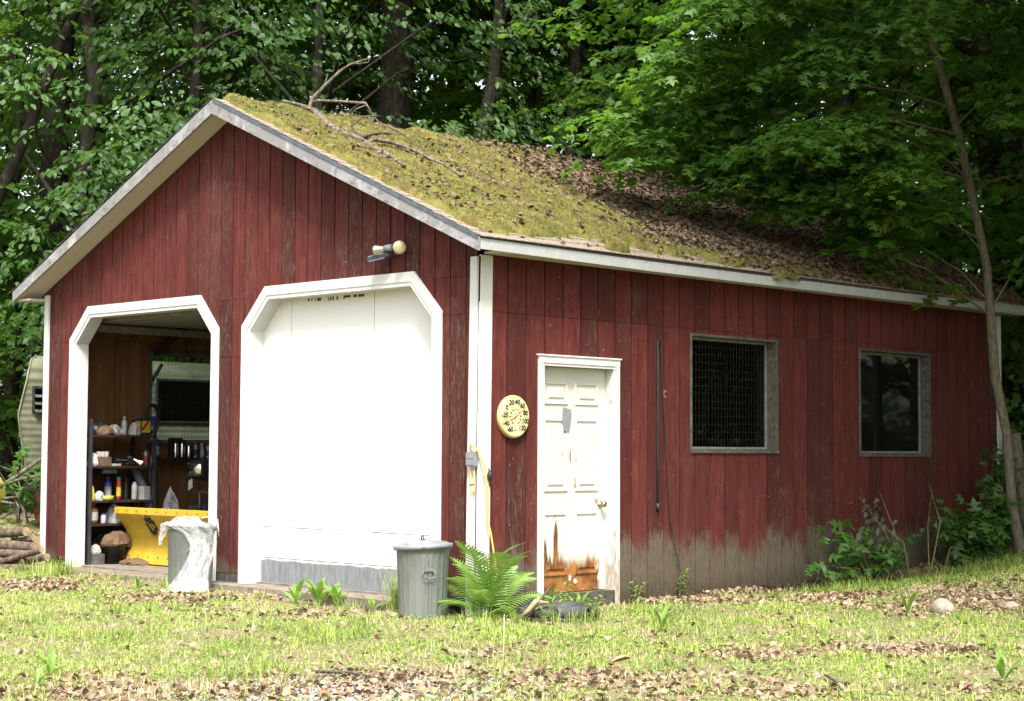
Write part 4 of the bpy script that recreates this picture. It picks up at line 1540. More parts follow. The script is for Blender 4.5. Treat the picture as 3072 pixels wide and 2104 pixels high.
bo = bm.build('bough', 'bark_maple', mt)
P = np.array([a * (1 - s_) ** 2 + 2 * m * s_ * (1 - s_) + e * s_ ** 2 for s_ in g.uniform(.2, 1, 30)]) + g.normal(0, .07, (30, 3))
dirv = unit((e - a)[None])[0]
D = dirv + np.cross(dirv, [0, 0, 1.0]) * g.uniform(-.9, .9, (30, 1)) + g.normal(0, .1, (30, 3))
pos, dr, nm = spray_leaves(P, D, g.uniform(.25, .5, 30), 4, g, tilt=.25, droop=.3)
for i in range(len(pos)):
    leaf_part(bo, pos[i], dr[i], nm[i], .145 * g.uniform(.7, 1.25), lm, M0)
a, e = lerp_tr(2.9), at(2395 * o_, 500 * o_, 19.0)
bo2 = MB().tube([Vector(x) - M0 for x in (a, (a + e) / 2 + np.array([0, 0, .1]), e)], [.012, .008, .003], 6, False).build('bough', 'bark_maple', mt)
P = np.array([a * (1 - s_) + e * s_ for s_ in g.uniform(.2, 1, 12)])
pos, dr, nm = spray_leaves(P, np.repeat((e - a)[None], 12, 0) + g.normal(0, .3, (12, 3)), g.uniform(.2, .4, 12), 3, g, tilt=.25)
for i in range(len(pos)):
    leaf_part(bo2, pos[i], dr[i], nm[i], .12 * g.uniform(.7, 1.2), lm, M0)

# cut pole standing beside it
t = thing('tree_stump', 'short cut off trunk standing right of the leaning maple, at the right edge', 'stump', (.3, 8.95, .05))
MB().tube([(0, 0, -.1), (-.01, -.03, .4), (-.005, -.12, .9), (0, -.235, 1.48)], [.085, .075, .07, .065], 12, jit=.04).build('trunk', 'bark_maple', t)

# young maples and wilted cuttings at the foot of the far corner
lb = np_mesh('leaf', MP_V, MP_F, 'leaf_bush')
lwilt = np_mesh('leaf', OV_V, OV_F, 'leaf_wilt')


def sapling(label, base, stems, nl, size, mesh, seed, mat='stem', hang=0.1):
    g = np.random.default_rng(seed)
    O = Vector((*base, gz(*base) - .03))
    t = thing('maple_sapling' if mesh is lb else 'cut_brush', label, 'sapling' if mesh is lb else 'brush', O)
    st = MB()
    sites = []
    for tip in stems:
        tip = np.array(tip)
        a = np.array([O.x + g.normal(0, .06), O.y + g.normal(0, .06), O.z])
        m = (a + tip) / 2 + np.array([g.normal(0, .06), g.normal(0, .06), .10])
        st.tube([Vector(x) - O for x in (a, m, tip)], [.011, .008, .003], 5, False)
        for s_ in g.uniform(.3, 1.02, nl):
            p = a * (1 - s_) ** 2 + 2 * m * s_ * (1 - s_) + tip * s_ ** 2
            sites.append((p, tip - a))
    st.build('stem', mat, t)
    for p, dv in sites:
        dv = unit((dv * np.array([1, 1, .2]) + g.normal(0, .5, 3))[None])[0]
        off = dv * g.uniform(.03, .16) + np.array([g.normal(0, .05), g.normal(0, .05), g.normal(0, .04)])
        dd = dv + g.normal(0, .35, 3)
        dd[2] -= .3 + hang
        nn = np.array([.35, -.25, 1]) + g.normal(0, .3, 3)
        leaf_part(t, p + off, dd, nn, size * g.uniform(.65, 1.25), mesh, O)
    return t


sapling('young maple with bright leaves climbing the white corner board at the far end', (.55, 8.0), [(.5, 7.85, 1.32), (.55, 8.1, 1.05), (.5, 7.9, .85)], 40, .14, lb, 51)
sapling('low wide young maple in front of the far end of the red wall', (.55, 7.2), [(.6, 6.75, .68), (.75, 7.35, .72), (.6, 7.9, .62), (.5, 6.9, .4), (.8, 7.0, .5)], 52, .135, lb, 52)
sapling('dark young maple low against the boards under the second window', (.4, 5.5), [(.35, 4.75, .50), (.35, 5.1, .45), (.4, 5.6, .32), (.3, 4.6, .12), (.4, 5.9, .30)], 20, .135, lb, 53)
sapling('young maple leaves half hidden behind the leaning trunk', (.6, 8.6), [(.75, 8.7, .75), (.7, 8.9, .5), (.5, 8.5, .5)], 22, .135, lb, 54)
sapling('wilted cut branch leaning on the wall below the second window', (.5, 6.0), [(.25, 5.45, .80), (.2, 5.9, .86), (.25, 5.65, .6), (.25, 5.35, .5)], 16, .10, lwilt, 55, hang=1.0)
sapling('wilted bare cuttings lying left of the low young maple', (.6, 6.3), [(.3, 6.75, .95), (.25, 6.9, .85), (.5, 6.9, .3)], 8, .10, lwilt, 56, hang=1.0)

# ------------------------------------------------------------------ things fixed to the walls
# twin floodlight on the gable
fl = thing('floodlight', 'grey twin floodlight with one round amber lamp on the gable wall', 'floodlight', (-1.0, -.017, 3.08))
MB().lathe([(0, 0), (.05, 0), (.05, .02), (.03, .03), (0, .03)], 16, (0, -.03, 0), axis=1).tube([(0, -.02, 0), (0, -.07, 0)], .016, 8).build('base_plate', 'grey_plastic', fl)


def aimed(mb_prof, origin, direction, name, mat, parent, n=20):
    me = MB().lathe(mb_prof, n).mesh(name)
    me.materials.append(MAT[mat])
    o = link(name, me, parent)
    o.rotation_mode = 'QUATERNION'
    o.rotation_quaternion = Vector(direction).to_track_quat('Z', 'Y')
    o.location = origin
    return o


dcam = Vector((.76, -.62, -.13))
h1 = aimed([(0, 0), (.022, 0), (.026, .05), (.026, .07), (0, .07)], (.055, -.055, .01), dcam, 'lamp_holder', 'grey_plastic', fl)
aimed([(.026, .0), (.05, .04), (.06, .07), (.06, .075)], (.095, -.087, .004), dcam, 'lamp_shell', 'chrome', fl)
aimed([(.0595, .0), (.058, .006), (.05, .013), (.03, .02), (.0, .023)], (.152, -.134, -.006), dcam, 'lamp_lens', 'lamp_glass', fl)
aimed([(0, 0), (.033, 0), (.033, .08), (0, .08)], (.0, -.085, .01), (-.93, -.2, -.10), 'lamp_holder', 'grey_plastic', fl)
aimed([(.03, 0), (.034, .02), (.058, .085), (.06, .10), (.05, .104), (0, .106)], (-.075, -.10, .002), (-.93, -.2, -.10), 'lamp_shell', 'chrome', fl)
MB().bar((-.02, -.09, -.055), (-.26, -.13, -.085), .07, .035).bar((-.02, -.05, -.02), (-.03, -.09, -.06), .02, .02).build('sensor_box', 'steel_dark', fl)
MB().bar((-.06, -.125, -.062), (-.24, -.155, -.084), .01, .05).build('sensor_visor', 'grey_plastic', fl)

# round thermometer
th = thing('thermometer', 'round pale yellow dial thermometer with black numerals and red needle', 'thermometer', (.017, .392, 1.58))
R_ = .187
MB().lathe([(R_ * .99, 0), (R_, .015), (R_ * .985, .03), (R_ * .94, .04), (R_ * .9, .042)], 56, axis=0).build('rim', 'rim', th)
MB().lathe([(R_ * .905, .0415), (R_ * .5, .0425), (0, .043)], 56, axis=0, smooth=False).build('dial_face', 'dial', th)


def wall_text(body, y, z, size, x, parent, name='numeral', mat='print_black', rot=0):
    me = text_mesh(body, size, name)
    me.materials.append(MAT[mat])
    o = link(name, me, parent)
    o.matrix_basis = Matrix.Translation((x, y, z)) @ Matrix(((0, 0, 1, 0), (1, 0, 0, 0), (0, 1, 0, 0), (0, 0, 0, 1))) @ Matrix.Rotation(rot, 4, 'Z')
    return o


def tang(F):
    return radians(95 - 1.6 * (F - 30))


for F in range(-60, 121, 20):
    a = tang(F)
    wall_text(str(F), cos(a) * R_ * .69, sin(a) * R_ * .69, .058, .0445, th)
tk = MB()
for F in range(-50, 111, 20):
    a = tang(F)
    c_, s_ = cos(a), sin(a)
    tk.bar((.044, c_ * R_ * .48, s_ * R_ * .48), (.044, c_ * R_ * .80, s_ * R_ * .80), .0022, .001, (1, 0, 0))
for F in range(-60, 121, 4):
    a = tang(F)
    tk.bar((.044, cos(a) * R_ * .42, sin(a) * R_ * .42), (.044, cos(a) * R_ * .45, sin(a) * R_ * .45), .0015, .001, (1, 0, 0))
for a in (pi / 2, 0.0, pi, -pi / 2):
    tk.bar((.044, cos(a) * R_ * .86, sin(a) * R_ * .86), (.044, cos(a) * R_ * .89, sin(a) * R_ * .89), .004, .001, (1, 0, 0))
tk.bar((.044, -.018, -.115), (.044, .018, -.115), .005, .001, (1, 0, 0))
tk.build('tick_marks', 'print_black', th)
for Cc in range(-50, 51, 10):
    a = tang(Cc * 1.8 + 32)
    wall_text(str(Cc), cos(a) * R_ * .34, sin(a) * R_ * .34, .017, .0445, th)
a = radians(33)
nd = MB()
dy, dz = cos(a), sin(a)
nd.add([(.047, -.05 * dy - .006 * dz, -.05 * dz + .006 * dy), (.047, -.05 * dy + .006 * dz, -.05 * dz - .006 * dy), (.048, .125 * dy, .125 * dz)], [(0, 1, 2)])
nd.lathe([(.009, .043), (.009, .05), (0, .052)], 14, axis=0)
nd.build('needle', 'needle', th)

# switch box with its yellow cord
jb = thing('outlet_box', 'small grey weatherproof outlet box on the white corner board', 'outlet box', (-.005, -.040, 1.215))
MB().box((-.045, -.05, -.06), (.045, 0, .06)).build('box_body', 'grey_plastic', jb)
MB().box((-.042, -.058, .005), (.042, -.051, .052)).build('cover_flap', 'grey_plastic', jb)
MB().box((-.042, -.058, -.052), (.042, -.051, -.001)).build('cover_flap', 'grey_plastic', jb)
yc_ = thing('extension_cord', 'yellow cord looped at the grey box and running down to the fern', 'cord', (0, -.045, 1.2))
MB().tube([(-.025, -.01, .06), (-.03, -.02, .11), (-.005, -.025, .135), (.03, -.02, .115), (.06, -.01, .08), (.085, .04, -.05), (.095, .07, -.25), (.088, .08, -.5), (.098, .11, -.62), (.098, .16, -.85), (.105, .18, -1.05), (.13, .2, -1.3)],
          .009, 8).build('cord_run', 'yellow_cord', yc_)
MB().tube([(-.02, -.015, -.06), (-.025, -.02, -.2), (-.012, -.022, -.27), (.01, -.02, -.285), (.022, -.018, -.25), (.02, -.015, -.12), (.01, -.012, -.06)], .006, 8).build('cord_loop', 'yellow_cord', yc_)
MB().tube([(-.028, -.022, -.20), (.0, -.03, -.205), (.024, -.022, -.198)], .005, 6).build('tie', 'black', yc_)
bb = thing('rubber_bulb', 'black rubber bulb hanging on the white corner board', 'bulb', (.045, .085, 1.06))
MB().lathe([(0, .05), (.012, .05), (.024, .03), (.026, .01), (.018, -.015), (.006, -.035), (.004, -.08), (0, -.08)], 12, (.015, 0, 0)).build('bulb', 'black', bb)
MB().tube([(.015, 0, .05), (.0, .0, .075)], .005, 6).build('hook', 'black', bb)

# dark rope on the side wall
rp = thing('hanging_rope', 'long dark rope hung doubled on the red wall left of the first window', 'rope', (.018, 2.36, 2.34))
MB().tube([(.012, -.01, 0), (.014, -.012, -.5), (.013, -.016, -1.0), (.014, -.01, -1.57)], [.009, .010, .011, .010], 8).build('strand', 'hose', rp)
MB().tube([(.012, -.008, 0), (.022, .01, .012), (.014, .024, 0), (.016, .07, -.56), (.02, .16, -1.67), (.05, .27, -2.18), (.16, .36, -2.36), (.3, .42, -2.40), (.5, .40, -2.42)], .006, 8).build('strand', 'hose', rp)
MB().lathe([(0, .02), (.018, .02), (.02, -.03), (.014, -.045), (0, -.045)], 10, (.014, -.01, -1.56)).build('end_fitting', 'black', rp)
MB().tube([(0, .002, .0), (.04, .002, -.004), (.045, .002, .014)], .004, 6).build('hook', 'steel_dark', rp)
hs = thing('hasp', 'small rusty hasp plate on the red wall right of the rope', 'hasp', (.0165, 2.472, 1.834))
MB().box((0, -.022, -.035), (.004, .022, .035)).build('plate', 'orange_rust', hs)
MB().box((.0041, -.012, -.01), (.016, .010, .012)).build('staple', 'black', hs)

# ------------------------------------------------------------------ bins


def trash_can(name, label, x, y, seed, lid_tilt, lid_dir, rz, sc=1.0, lid_mat='galv_lid'):
    t = thing(name, label, 'trash can', (x, y, gz(x, y) - .015), rz)
    rib = lambda a, z: (.0045 * (1 if sin(22 * a) > 0 else -1) if .05 < z < .53 else 0.0) * sc
    H = .60 * sc
    pr = [(0, .012), (.185, .012), (.19, 0), (.193, .02), (.196, .06), (.214, .52), (.222, .545), (.222, .585), (.232, .59), (.232, .602), (.222, .606), (.216, .58), (.19, .03)]
    MB().lathe([(r * sc, z * sc) for r, z in pr], 132, rib=rib).build('body', 'galv', t)
    lp = [(.244, -.022), (.249, -.02), (.25, .008), (.244, .014), (.225, .012), (.2, .028), (.12, .045), (.05, .05), (0, .051)]
    lid = MB().lathe([(r * sc, z * sc) for r, z in lp], 48).build('lid', lid_mat, t)
    lid.location = (0, 0, H + .012)
    lid.rotation_mode = 'QUATERNION'
    lid.rotation_quaternion = Quaternion((cos(lid_dir), sin(lid_dir), 0), lid_tilt)
    hd = MB().tube([(-.045, 0, .05), (-.04, 0, .075), (0, 0, .084), (.04, 0, .075), (.045, 0, .05)], .006, 8).box((-.055, -.016, .046), (-.035, .016, .056)).box((.035, -.016, .046), (.055, .016, .056))
    hd.build('lid_handle', 'steel_dark', lid)
    for sgn in (1, -1):
        m = MB()
        r0 = .212 * sc
        m.box((r0 - .004, -.042, .415), (r0 + .014, .042, .44))
        loop = [(r0 + .012, -.04, .43), (r0 + .022, -.058, .39), (r0 + .022, -.045, .365), (r0 + .024, 0, .357), (r0 + .022, .045, .365), (r0 + .022, .058, .39), (r0 + .012, .04, .43)]
        m.tube(loop, .0045, 7)
        o = m.build('handle', 'grey_metal', t)
        o.rotation_euler = (0, 0, 0 if sgn > 0 else pi)
    MB().box((.2145, -.0015, .05), (.2165, .0015, .52)).build('seam', 'steel_dark', t)
    return t


trash_can('trash_can', 'dented galvanised trash can with its lid on, standing before the closed white door', -.20, -.44, 1, radians(3.5), radians(-40), radians(-30))
can1 = trash_can('trash_can', 'galvanised trash can draped in clear plastic, standing before the open bay', -3.43, -.50, 2, radians(7), radians(45), radians(150), 1.03)
# torn film over it
bag = thing('plastic_bag', 'torn clear plastic bag draped over the lid and down the left trash can', 'plastic bag', (-3.43, -.50, gz(-3.43, -.5)))
g = np.random.default_rng(4)


def film(a0, fw, zs, seed, out=.02):
    """sheet hanging down the can: zs rows of (height, half width left, half width right, stand-off)"""
    nA, nS = 34, 60
    rows = np.linspace(0, len(zs) - 1, nS)
    vs = []
    for i in range(nS):
        q = [np.interp(rows[i], range(len(zs)), [z[c] for z in zs]) for c in range(5)]
        for j in range(nA):
            t = j / (nA - 1)
            a = a0 + radians(-q[1] + (q[1] + q[2]) * t)
            wr = fbm(np.array(t * 6 + 5 + seed), np.array(i / nS * 3.0 + t * 2.5 + seed), seed, 4)
            wr = .6 * wr + .4 * fbm(np.array(t * 15 + seed), np.array(i / nS * 11.0 + seed + t * 4), seed + 3, 3)
            fold = .5 + .5 * sin(t * 17 + 9 * i / nS + 9 * float(wr))
            r = q[4] + q[3] * (.3 + 1.1 * float(wr)) + .016 * fold * (1 if q[4] > .1 else .3)
            vs.append((r * cos(a), r * sin(a), q[0] + .018 * (float(wr) - .5) + (.01 * fold if q[4] < .2 else 0)))
    ii, jj = np.meshgrid(np.arange(nS - 1), np.arange(nA - 1), indexing='ij')
    q0 = (ii * nA + jj).ravel()
    return np.array(vs), np.stack([q0, q0 + 1, q0 + nA + 1, q0 + nA], 1)


A0 = radians(-43)
v, f = film(A0, 0, [(.700, 60, 70, .0, .05), (.70, 52, 34, .03, .12), (.675, 42, 30, .02, .23), (.63, 38, 46, .02, .262), (.56, 6, 64, .02, .25), (.46, -6, 70, .025, .238), (.36, -4, 62, .035, .232), (.24, 8, 48, .05, .225),
                    (.12, 24, 42, .07, .23), (.03, 34, 40, .10, .245), (.012, 34, 36, .12, .30)], 3)
link('sheet', np_mesh('sheet', v, f, 'film', True), bag)
v, f = film(A0, 0, [(.50, -6, 34, .05, .25), (.38, -8, 44, .06, .245), (.26, -4, 42, .08, .24), (.13, 6, 34, .10, .25), (.02, 12, 28, .14, .28)], 8)
link('sheet', np_mesh('sheet', v, f, 'film', True), bag)
v, f = film(A0 - radians(66), 0, [(.66, 24, 30, .02, .20), (.64, 24, 34, .02, .262), (.56, 16, 22, .02, .268), (.48, 9, 12, .03, .268), (.44, 4, 6, .03, .27)], 5)
link('sheet', np_mesh('sheet', v, f, 'film', True), bag)
a = A0 + radians(78)
MB().tube([(.10 * cos(a), .10 * sin(a), .69), (.2 * cos(a), .2 * sin(a), .715), (.262 * cos(a), .262 * sin(a), .68), (.275 * cos(a), .275 * sin(a), .58), (.268 * cos(a + .1), .268 * sin(a + .1), .52)], .006, 7).build('drawstring', 'rope', bag)

# ------------------------------------------------------------------ the open bay
# snow plow blade
pb = thing('plow_blade', 'curved yellow snow plow blade with a black splat emblem, in the open bay', 'snow plow', (-5.35, .70, 0))
prof = [(-.19, .635), (-.195, .572), (-.165, .53), (-.10, .46), (-.045, .38), (-.012, .29), (-.005, .20), (-.02, .12), (-.05, .03)]
HL = .98


def plow_y(z):
    return float(np.interp(z, [p[1] for p in prof[::-1]], [p[0] for p in prof[::-1]]))


def sheet_x(x0, x1, pr, th, name, mat, parent):
    mb = MB()
    n = len(pr)
    v = [(x, y + d, z) for d in (0, th) for x in (x0, x1) for y, z in pr]
    fs = []
    for i in range(n - 1):
        fs += [(i, i + 1, n + i + 1, n + i), (2 * n + i, 3 * n + i, 3 * n + i + 1, 2 * n + i + 1), (i, 2 * n + i, 2 * n + i + 1, i + 1), (n + i, n + i + 1, 3 * n + i + 1, 3 * n + i)]
    fs += [(0, n, 3 * n, 2 * n), (n - 1, 3 * n - 1, 4 * n - 1, 2 * n - 1)]
    return mb.add(v, fs).build(name, mat, parent)


sheet_x(-HL, HL, [(plow_y(z), z) for z in np.linspace(.565, .13, 16)], .006, 'moldboard', 'yellow_paint', pb)
MB().prism([(-.196, .566), (-.196, .632), (-.15, .637), (-.15, .566)], 0, -HL - .005, HL + .005).build('top_lip', 'yellow_paint', pb)
sheet_x(-HL, HL, [(plow_y(.145) - .008, .145), (plow_y(.02) - .008, .015)], .012, 'cutting_edge', 'yellow_paint', pb)
bo_ = MB()
for x in np.arange(-HL + .06, HL, .19):
    bo_.lathe([(.007, 0), (.007, .004), (0, .005)], 8, (x, -.2005, .60), axis=1)
    bo_.lathe([(.008, 0), (.008, .005), (0, .006)], 8, (x, plow_y(.09) - .014, .09), axis=1)
bo_.build('bolts', 'black', pb)
for x in (-.5, 0, .5):
    sheet_x(x - .01, x + .01, [(plow_y(z) + .007, z) for z in np.linspace(.56, .14, 8)], .07, 'rib', 'yellow_paint', pb)
MB().bar((-.25, .02, .2), (-.05, .55, .25), .06, .06).bar((.25, .02, .2), (.05, .55, .25), .06, .06).build('push_frame', 'steel_dark', pb)
# emblem: black splat with rays and a pale band of lettering, flat print on the curve
EX, EZ0 = -.40, .445
g = np.random.default_rng(12)


def on_plow(u, w, d):
    z = EZ0 + w
    return (EX + u, plow_y(z) - d, z)


ro = radians(-32)
spl = MB()


def rot2(a, b):
    return a * cos(ro) - b * sin(ro), a * sin(ro) + b * cos(ro)


ring = []
for k in range(44):
    a = 2 * pi * k / 44
    q = 1 + .09 * sin(9 * a + 1) + g.uniform(-.06, .06)
    ring.append(rot2(.085 * q * cos(a), .120 * q * sin(a)))
vs = [on_plow(0, 0, .002)] + [on_plow(.5 * u, .5 * w, .002) for u, w in ring] + [on_plow(u, w, .002) for u, w in ring]
fs = [(0, 1 + k, 1 + (k + 1) % 44) for k in range(44)] + [(1 + k, 45 + k, 45 + (k + 1) % 44, 1 + (k + 1) % 44) for k in range(44)]
spl.add(vs, fs)
for k in range(26):
    a = 2 * pi * k / 26 + g.uniform(-.1, .1)
    l = g.uniform(1.2, 1.75)
    u0, w0 = rot2(.076 * cos(a), .112 * sin(a))
    u1, w1 = rot2(.085 * l * cos(a) * 1.1, .120 * l * sin(a) * .95)
    n_ = Vector((-(w1 - w0), u1 - u0)).normalized() * .0035
    spl.add([on_plow(u0 + n_.x, w0 + n_.y, .0025), on_plow(u0 - n_.x, w0 - n_.y, .0025), on_plow(u1, w1, .0025)], [(0, 1, 2)])
spl.build('emblem_splat', 'print_black', pb)
em = MB()


def stroke(pts, w):
    pts = [(p * 1.15, q * 1.0) for p, q in pts]
    w *= 1.0
    for (a0, b0), (a1, b1) in zip(pts[:-1], pts[1:]):
        n_ = Vector((-(b1 - b0), a1 - a0)).normalized() * w / 2
        c4 = [(a0 + n_.x, b0 + n_.y), (a0 - n_.x, b0 - n_.y), (a1 - n_.x, b1 - n_.y), (a1 + n_.x, b1 + n_.y)]
        em.add([on_plow(u, w_, .004) for u, w_ in c4], [(0, 1, 2, 3)])


stroke([(-.042, .022), (-.018, -.066)], .009)          # upright of the first letter
stroke([(-.040, .022), (-.020, .034)], .010)
stroke([(-.033, -.010), (-.010, .012)], .010)
stroke([(-.012, -.052), (-.026, -.012), (.0, .018), (.030, .010), (.044, -.014), (.010, -.022), (-.008, -.052)], .009)
stroke([(-.004, -.010), (.012, .004)], .009)
stroke([(.016, -.012), (.028, .0)], .007)
em.build('emblem_lettering', 'yellow_paint', pb)

# the quad that carries it
qd = thing('quad_bike', 'black and yellow quad bike with a square headlight, parked behind the plow blade', 'quad bike', (-5.30, 1.75, 0))


def wheel(x, y, r, w, par):
    pr = [(r * .55, -w / 2), (r * .86, -w / 2), (r, -w * .35), (r, w * .35), (r * .86, w / 2), (r * .55, w / 2)]
    o = MB().lathe(pr, 28, (x, y, r), axis=0).build('wheel', 'rubber', par)
    MB().lathe([(0, -w * .3), (r * .5, -w * .3), (r * .56, -w * .4), (r * .56, w * .4), (r * .5, w * .3), (0, w * .3)], 20, (x, y, r), axis=0).build('rim', 'grey_metal', o)


for x in (-.42, .42):
    wheel(x, -.30, .28, .2, qd)
    wheel(x, .85, .28, .24, qd)
MB().prism([(-.55, .38), (-.50, .78), (-.2, .88), (.15, .70), (.75, .72), (1.05, .66), (1.05, .40), (.1, .32)], 0, -.2, .2).build('body', 'black', qd)
for sx in (-1, 1):
    m = MB()
    pr = [(-.62, .50), (-.58, .66), (-.3, .74), (.02, .62), (.02, .58), (-.3, .69), (-.54, .62), (-.58, .48)]
    m.prism(pr, 0, sx * .21, sx * .56)
    m.build('fender', 'yellow_plastic' if sx > 0 else 'black', qd)
    MB().prism([(.5, .62), (.6, .74), (1.15, .70), (1.22, .5), (1.17, .5), (1.12, .65), (.6, .69)], 0, sx * .21, sx * .56).build('fender', 'black', qd)
MB().prism([(.12, .72), (.2, .82), (.7, .82), (.95, .78), (.95, .73)], 0, -.15, .15).build('seat', 'black', qd)
m = MB()
for p, q in (((-.35, -.62, .80), (.35, -.62, .80)), ((-.35, -.15, .84), (.35, -.15, .84)), ((-.35, -.62, .80), (-.35, -.15, .84)), ((.35, -.62, .80), (.35, -.15, .84)), ((0, -.62, .8), (0, -.15, .84)), ((-.3, -.6, .5), (-.3, -.62, .8)), ((.3, -.6, .5), (.3, -.62, .8))):
    m.tube([p, q], .012, 7)
m.build('front_rack', 'steel_dark', qd)
MB().tube([(-.40, -.02, 1.02), (-.2, -.08, 1.0), (0, -.12, .93), (.2, -.08, 1.0), (.40, -.02, 1.02)], .014, 8).tube([(0, -.12, .93), (0, -.2, .7)], .02, 8).build('handlebar', 'steel_dark', qd)
hl = MB().prism([(-.60, .98), (-.60, 1.14), (-.42, 1.18), (-.30, 1.06), (-.42, .93)], 0, -.58, -.28).build('headlight_housing', 'black', qd)
m = MB()
cx, cz = -.43, 1.06
ring = [(cx + .13 * np.sign(cos(a)) * abs(cos(a)) ** .45, cz + .075 * np.sign(sin(a)) * abs(sin(a)) ** .45) for a in np.linspace(0, 2 * pi, 28, endpoint=False)]
m.add([(x, -.605, z) for x, z in ring] + [(cx + (x - cx) * .88, -.622, cz + (z - cz) * .86) for x, z in ring] + [(cx, -.63, cz)],
      [(k, (k + 1) % 28, 28 + (k + 1) % 28, 28 + k) for k in range(28)] + [(28 + k, 28 + (k + 1) % 28, 56) for k in range(28)], True)
m.build('headlight', 'chrome', hl)
MB().prism([(-.66, .86), (-.66, .95), (-.40, .99), (-.40, .90)], 0, .0, .35).build('nose_panel', 'yellow_plastic', qd)
MB().add([(-.50, -.63, .93), (-.42, -.635, .96), (-.41, -.635, .86), (-.5, -.63, .82)], [(0, 1, 2, 3)]).build('paper_tag', 'paper', qd)

# shelf rack on the left wall
sr = thing('shelf_rack', 'dark steel shelf rack with four laden shelves against the left wall', 'shelf', (-6.58, .62, 0))
for x in (-.24, .20):
    for y in (-.42, .42):
        MB().box((x, y - .018, 0), (x + .03, y + .018, 1.62)).build('leg', 'steel_dark', sr)
SH = (1.445, 1.095, .71, .45)
for z in SH:
    MB().box((-.24, -.402, z - .025), (.24, .402, z)).build('shelf_board', 'sheathing', sr)


def bottle(name, label, cat, x, y, z, r, h, mat, cap='white_plastic', capr=.5, band=None, neck=.78, group=None):
    t = thing(name, label, cat, (x, y, z), 0, group)
    MB().lathe([(0, 0), (r * .95, 0), (r, .01), (r, h * neck * .88), (r * .85, h * neck * .96), (r * capr * .9, h * neck * 1.04), (r * capr * .9, h * .9), (0, h * .9)], 16).build('body', mat, t)
    MB().lathe([(0, h), (r * capr, h), (r * capr * 1.08, h * .86), (0, h * .86)], 14).build('cap', cap, t)
    if band:
        MB().lathe([(r * 1.012, h * .16), (r * 1.012, h * .56)], 16).build('label_band', band, t)
    return t


def carton(name, label, cat, x, y, z, w, d, h, mat, rz=0, flap=None):
    t = thing(name, label, cat, (x, y, z), rz)
    MB().box((-w / 2, -d / 2, 0), (w / 2, d / 2, h)).build('carton', mat, t)
    if flap:
        MB().box((-w / 2 + .01, -d / 2 - .0015, h * .15), (w / 2 - .01, -d / 2, h * .85)).box((w / 2, -d / 2 + .01, h * .15), (w / 2 + .0015, d / 2 - .01, h * .85)).build('label_panel', flap, t)
    return t


def lump(name, label, cat, x, y, z, rx, ry, h, mat, seed, folds=5):
    t = thing(name, label, cat, (x, y, z))
    g = np.random.default_rng(seed)
    n = 18
    prof = [(1, 0), (1.08, .2), (.98, .5), (.72, .8), (.35, .97), (0, 1)]
    v = []
    for r, q in prof:
        for k in range(n):
            a = 2 * pi * k / n
            w = 1 + .16 * sin(folds * a + seed) + g.uniform(-.12, .12)
            v.append((r * rx * w * cos(a), r * ry * w * sin(a), h * q * (1 + g.uniform(-.1, .1))))
    fs = [(i * n + k, i * n + (k + 1) % n, (i + 1) * n + (k + 1) % n, (i + 1) * n + k) for i in range(5) for k in range(n)]
    MB().add(v, fs).build('heap', mat, t)
    return t


z1, z2, z3, z4 = SH
lump('rag', 'dark crumpled rag at the left end of the top shelf', 'rag', -6.52, .28, z1, .08, .06, .09, 'black', 1)
lump('paper_bag', 'folded tan paper bag hanging over the top shelf edge', 'bag', -6.42, .42, z1, .07, .09, .10, 'cardboard', 2)
lump('clear_bag', 'grey clear bag lying mid way on the top shelf', 'bag', -6.5, .58, z1, .09, .09, .11, 'film', 3)
bottle('spray_bottle', 'tall white spray bottle on the top shelf', 'bottle', -6.5, .72, z1, .032, .21, 'white_plastic')
lump('white_bag', 'crumpled white bag beside the tall spray bottle', 'bag', -6.45, .83, z1, .06, .06, .14, 'paper', 4, 7)
cb = carton('oil_jug', 'black and yellow carton with red script on the top shelf', 'carton', -6.48, .96, z1, .12, .13, .19, 'black', 0, 'yellow_plastic')
MB().bar((.0615, -.05, .06), (.0615, .03, .165), .03, .004, (1, 0, 0)).build('script', 'red_plastic', cb)
lump('white_sack', 'white plastic sack slumped at the left of the second shelf', 'bag', -6.42, .27, z2, .06, .05, .14, 'white_plastic', 6)
bx = carton('cardboard_box', 'open cardboard box of white rolls on the second shelf', 'box', -6.44, .40, z2, .14, .15, .10, 'cardboard')
for i in range(3):
    MB().lathe([(.03, 0), (.03, .06), (.012, .06)], 12, (0, -.048 + .048 * i, .101)).build('roll', 'paper', bx)
carton('note_pad', 'flat white pad on the second shelf', 'pad', -6.40, .54, z2, .10, .10, .025, 'paper')
cd = thing('cord_heap', 'tangled heap of dark cords on the second shelf', 'cord', (-6.46, .68, z2))
m = MB()
for i in range(5):
    pts = [(.07 * cos(a + i) * (1 + .2 * i / 5), .10 * sin(a * 1.3 + i), .02 + .012 * i + .01 * sin(3 * a)) for a in np.linspace(0, 5, 16)]
    m.tube(pts, .007, 6)
m.build('cord', 'black', cd)
wl = thing('work_lamp', 'shiny metal work lamp tipped over on the second shelf', 'lamp', (-6.42, .84, z2 + .05))
aimed([(.02, 0), (.03, .04), (.06, .09), (.062, .10)], (0, -.04, .02), (.5, .75, -.45), 'reflector', 'chrome', wl)
aimed([(0, -.08), (.018, -.08), (.02, 0), (0, 0)], (0, -.04, .02), (.5, .75, -.45), 'lamp_grip', 'black', wl)
bottle('spray_can', 'dark spray can with a red band at the right of the second shelf', 'spray can', -6.46, .99, z2, .032, .19, 'grey_metal', 'black', .9, 'red_plastic', .9)
carton('battery_box', 'small black box hung under the second shelf', 'box', -6.42, .45, z2 - .085, .14, .18, .058, 'black')
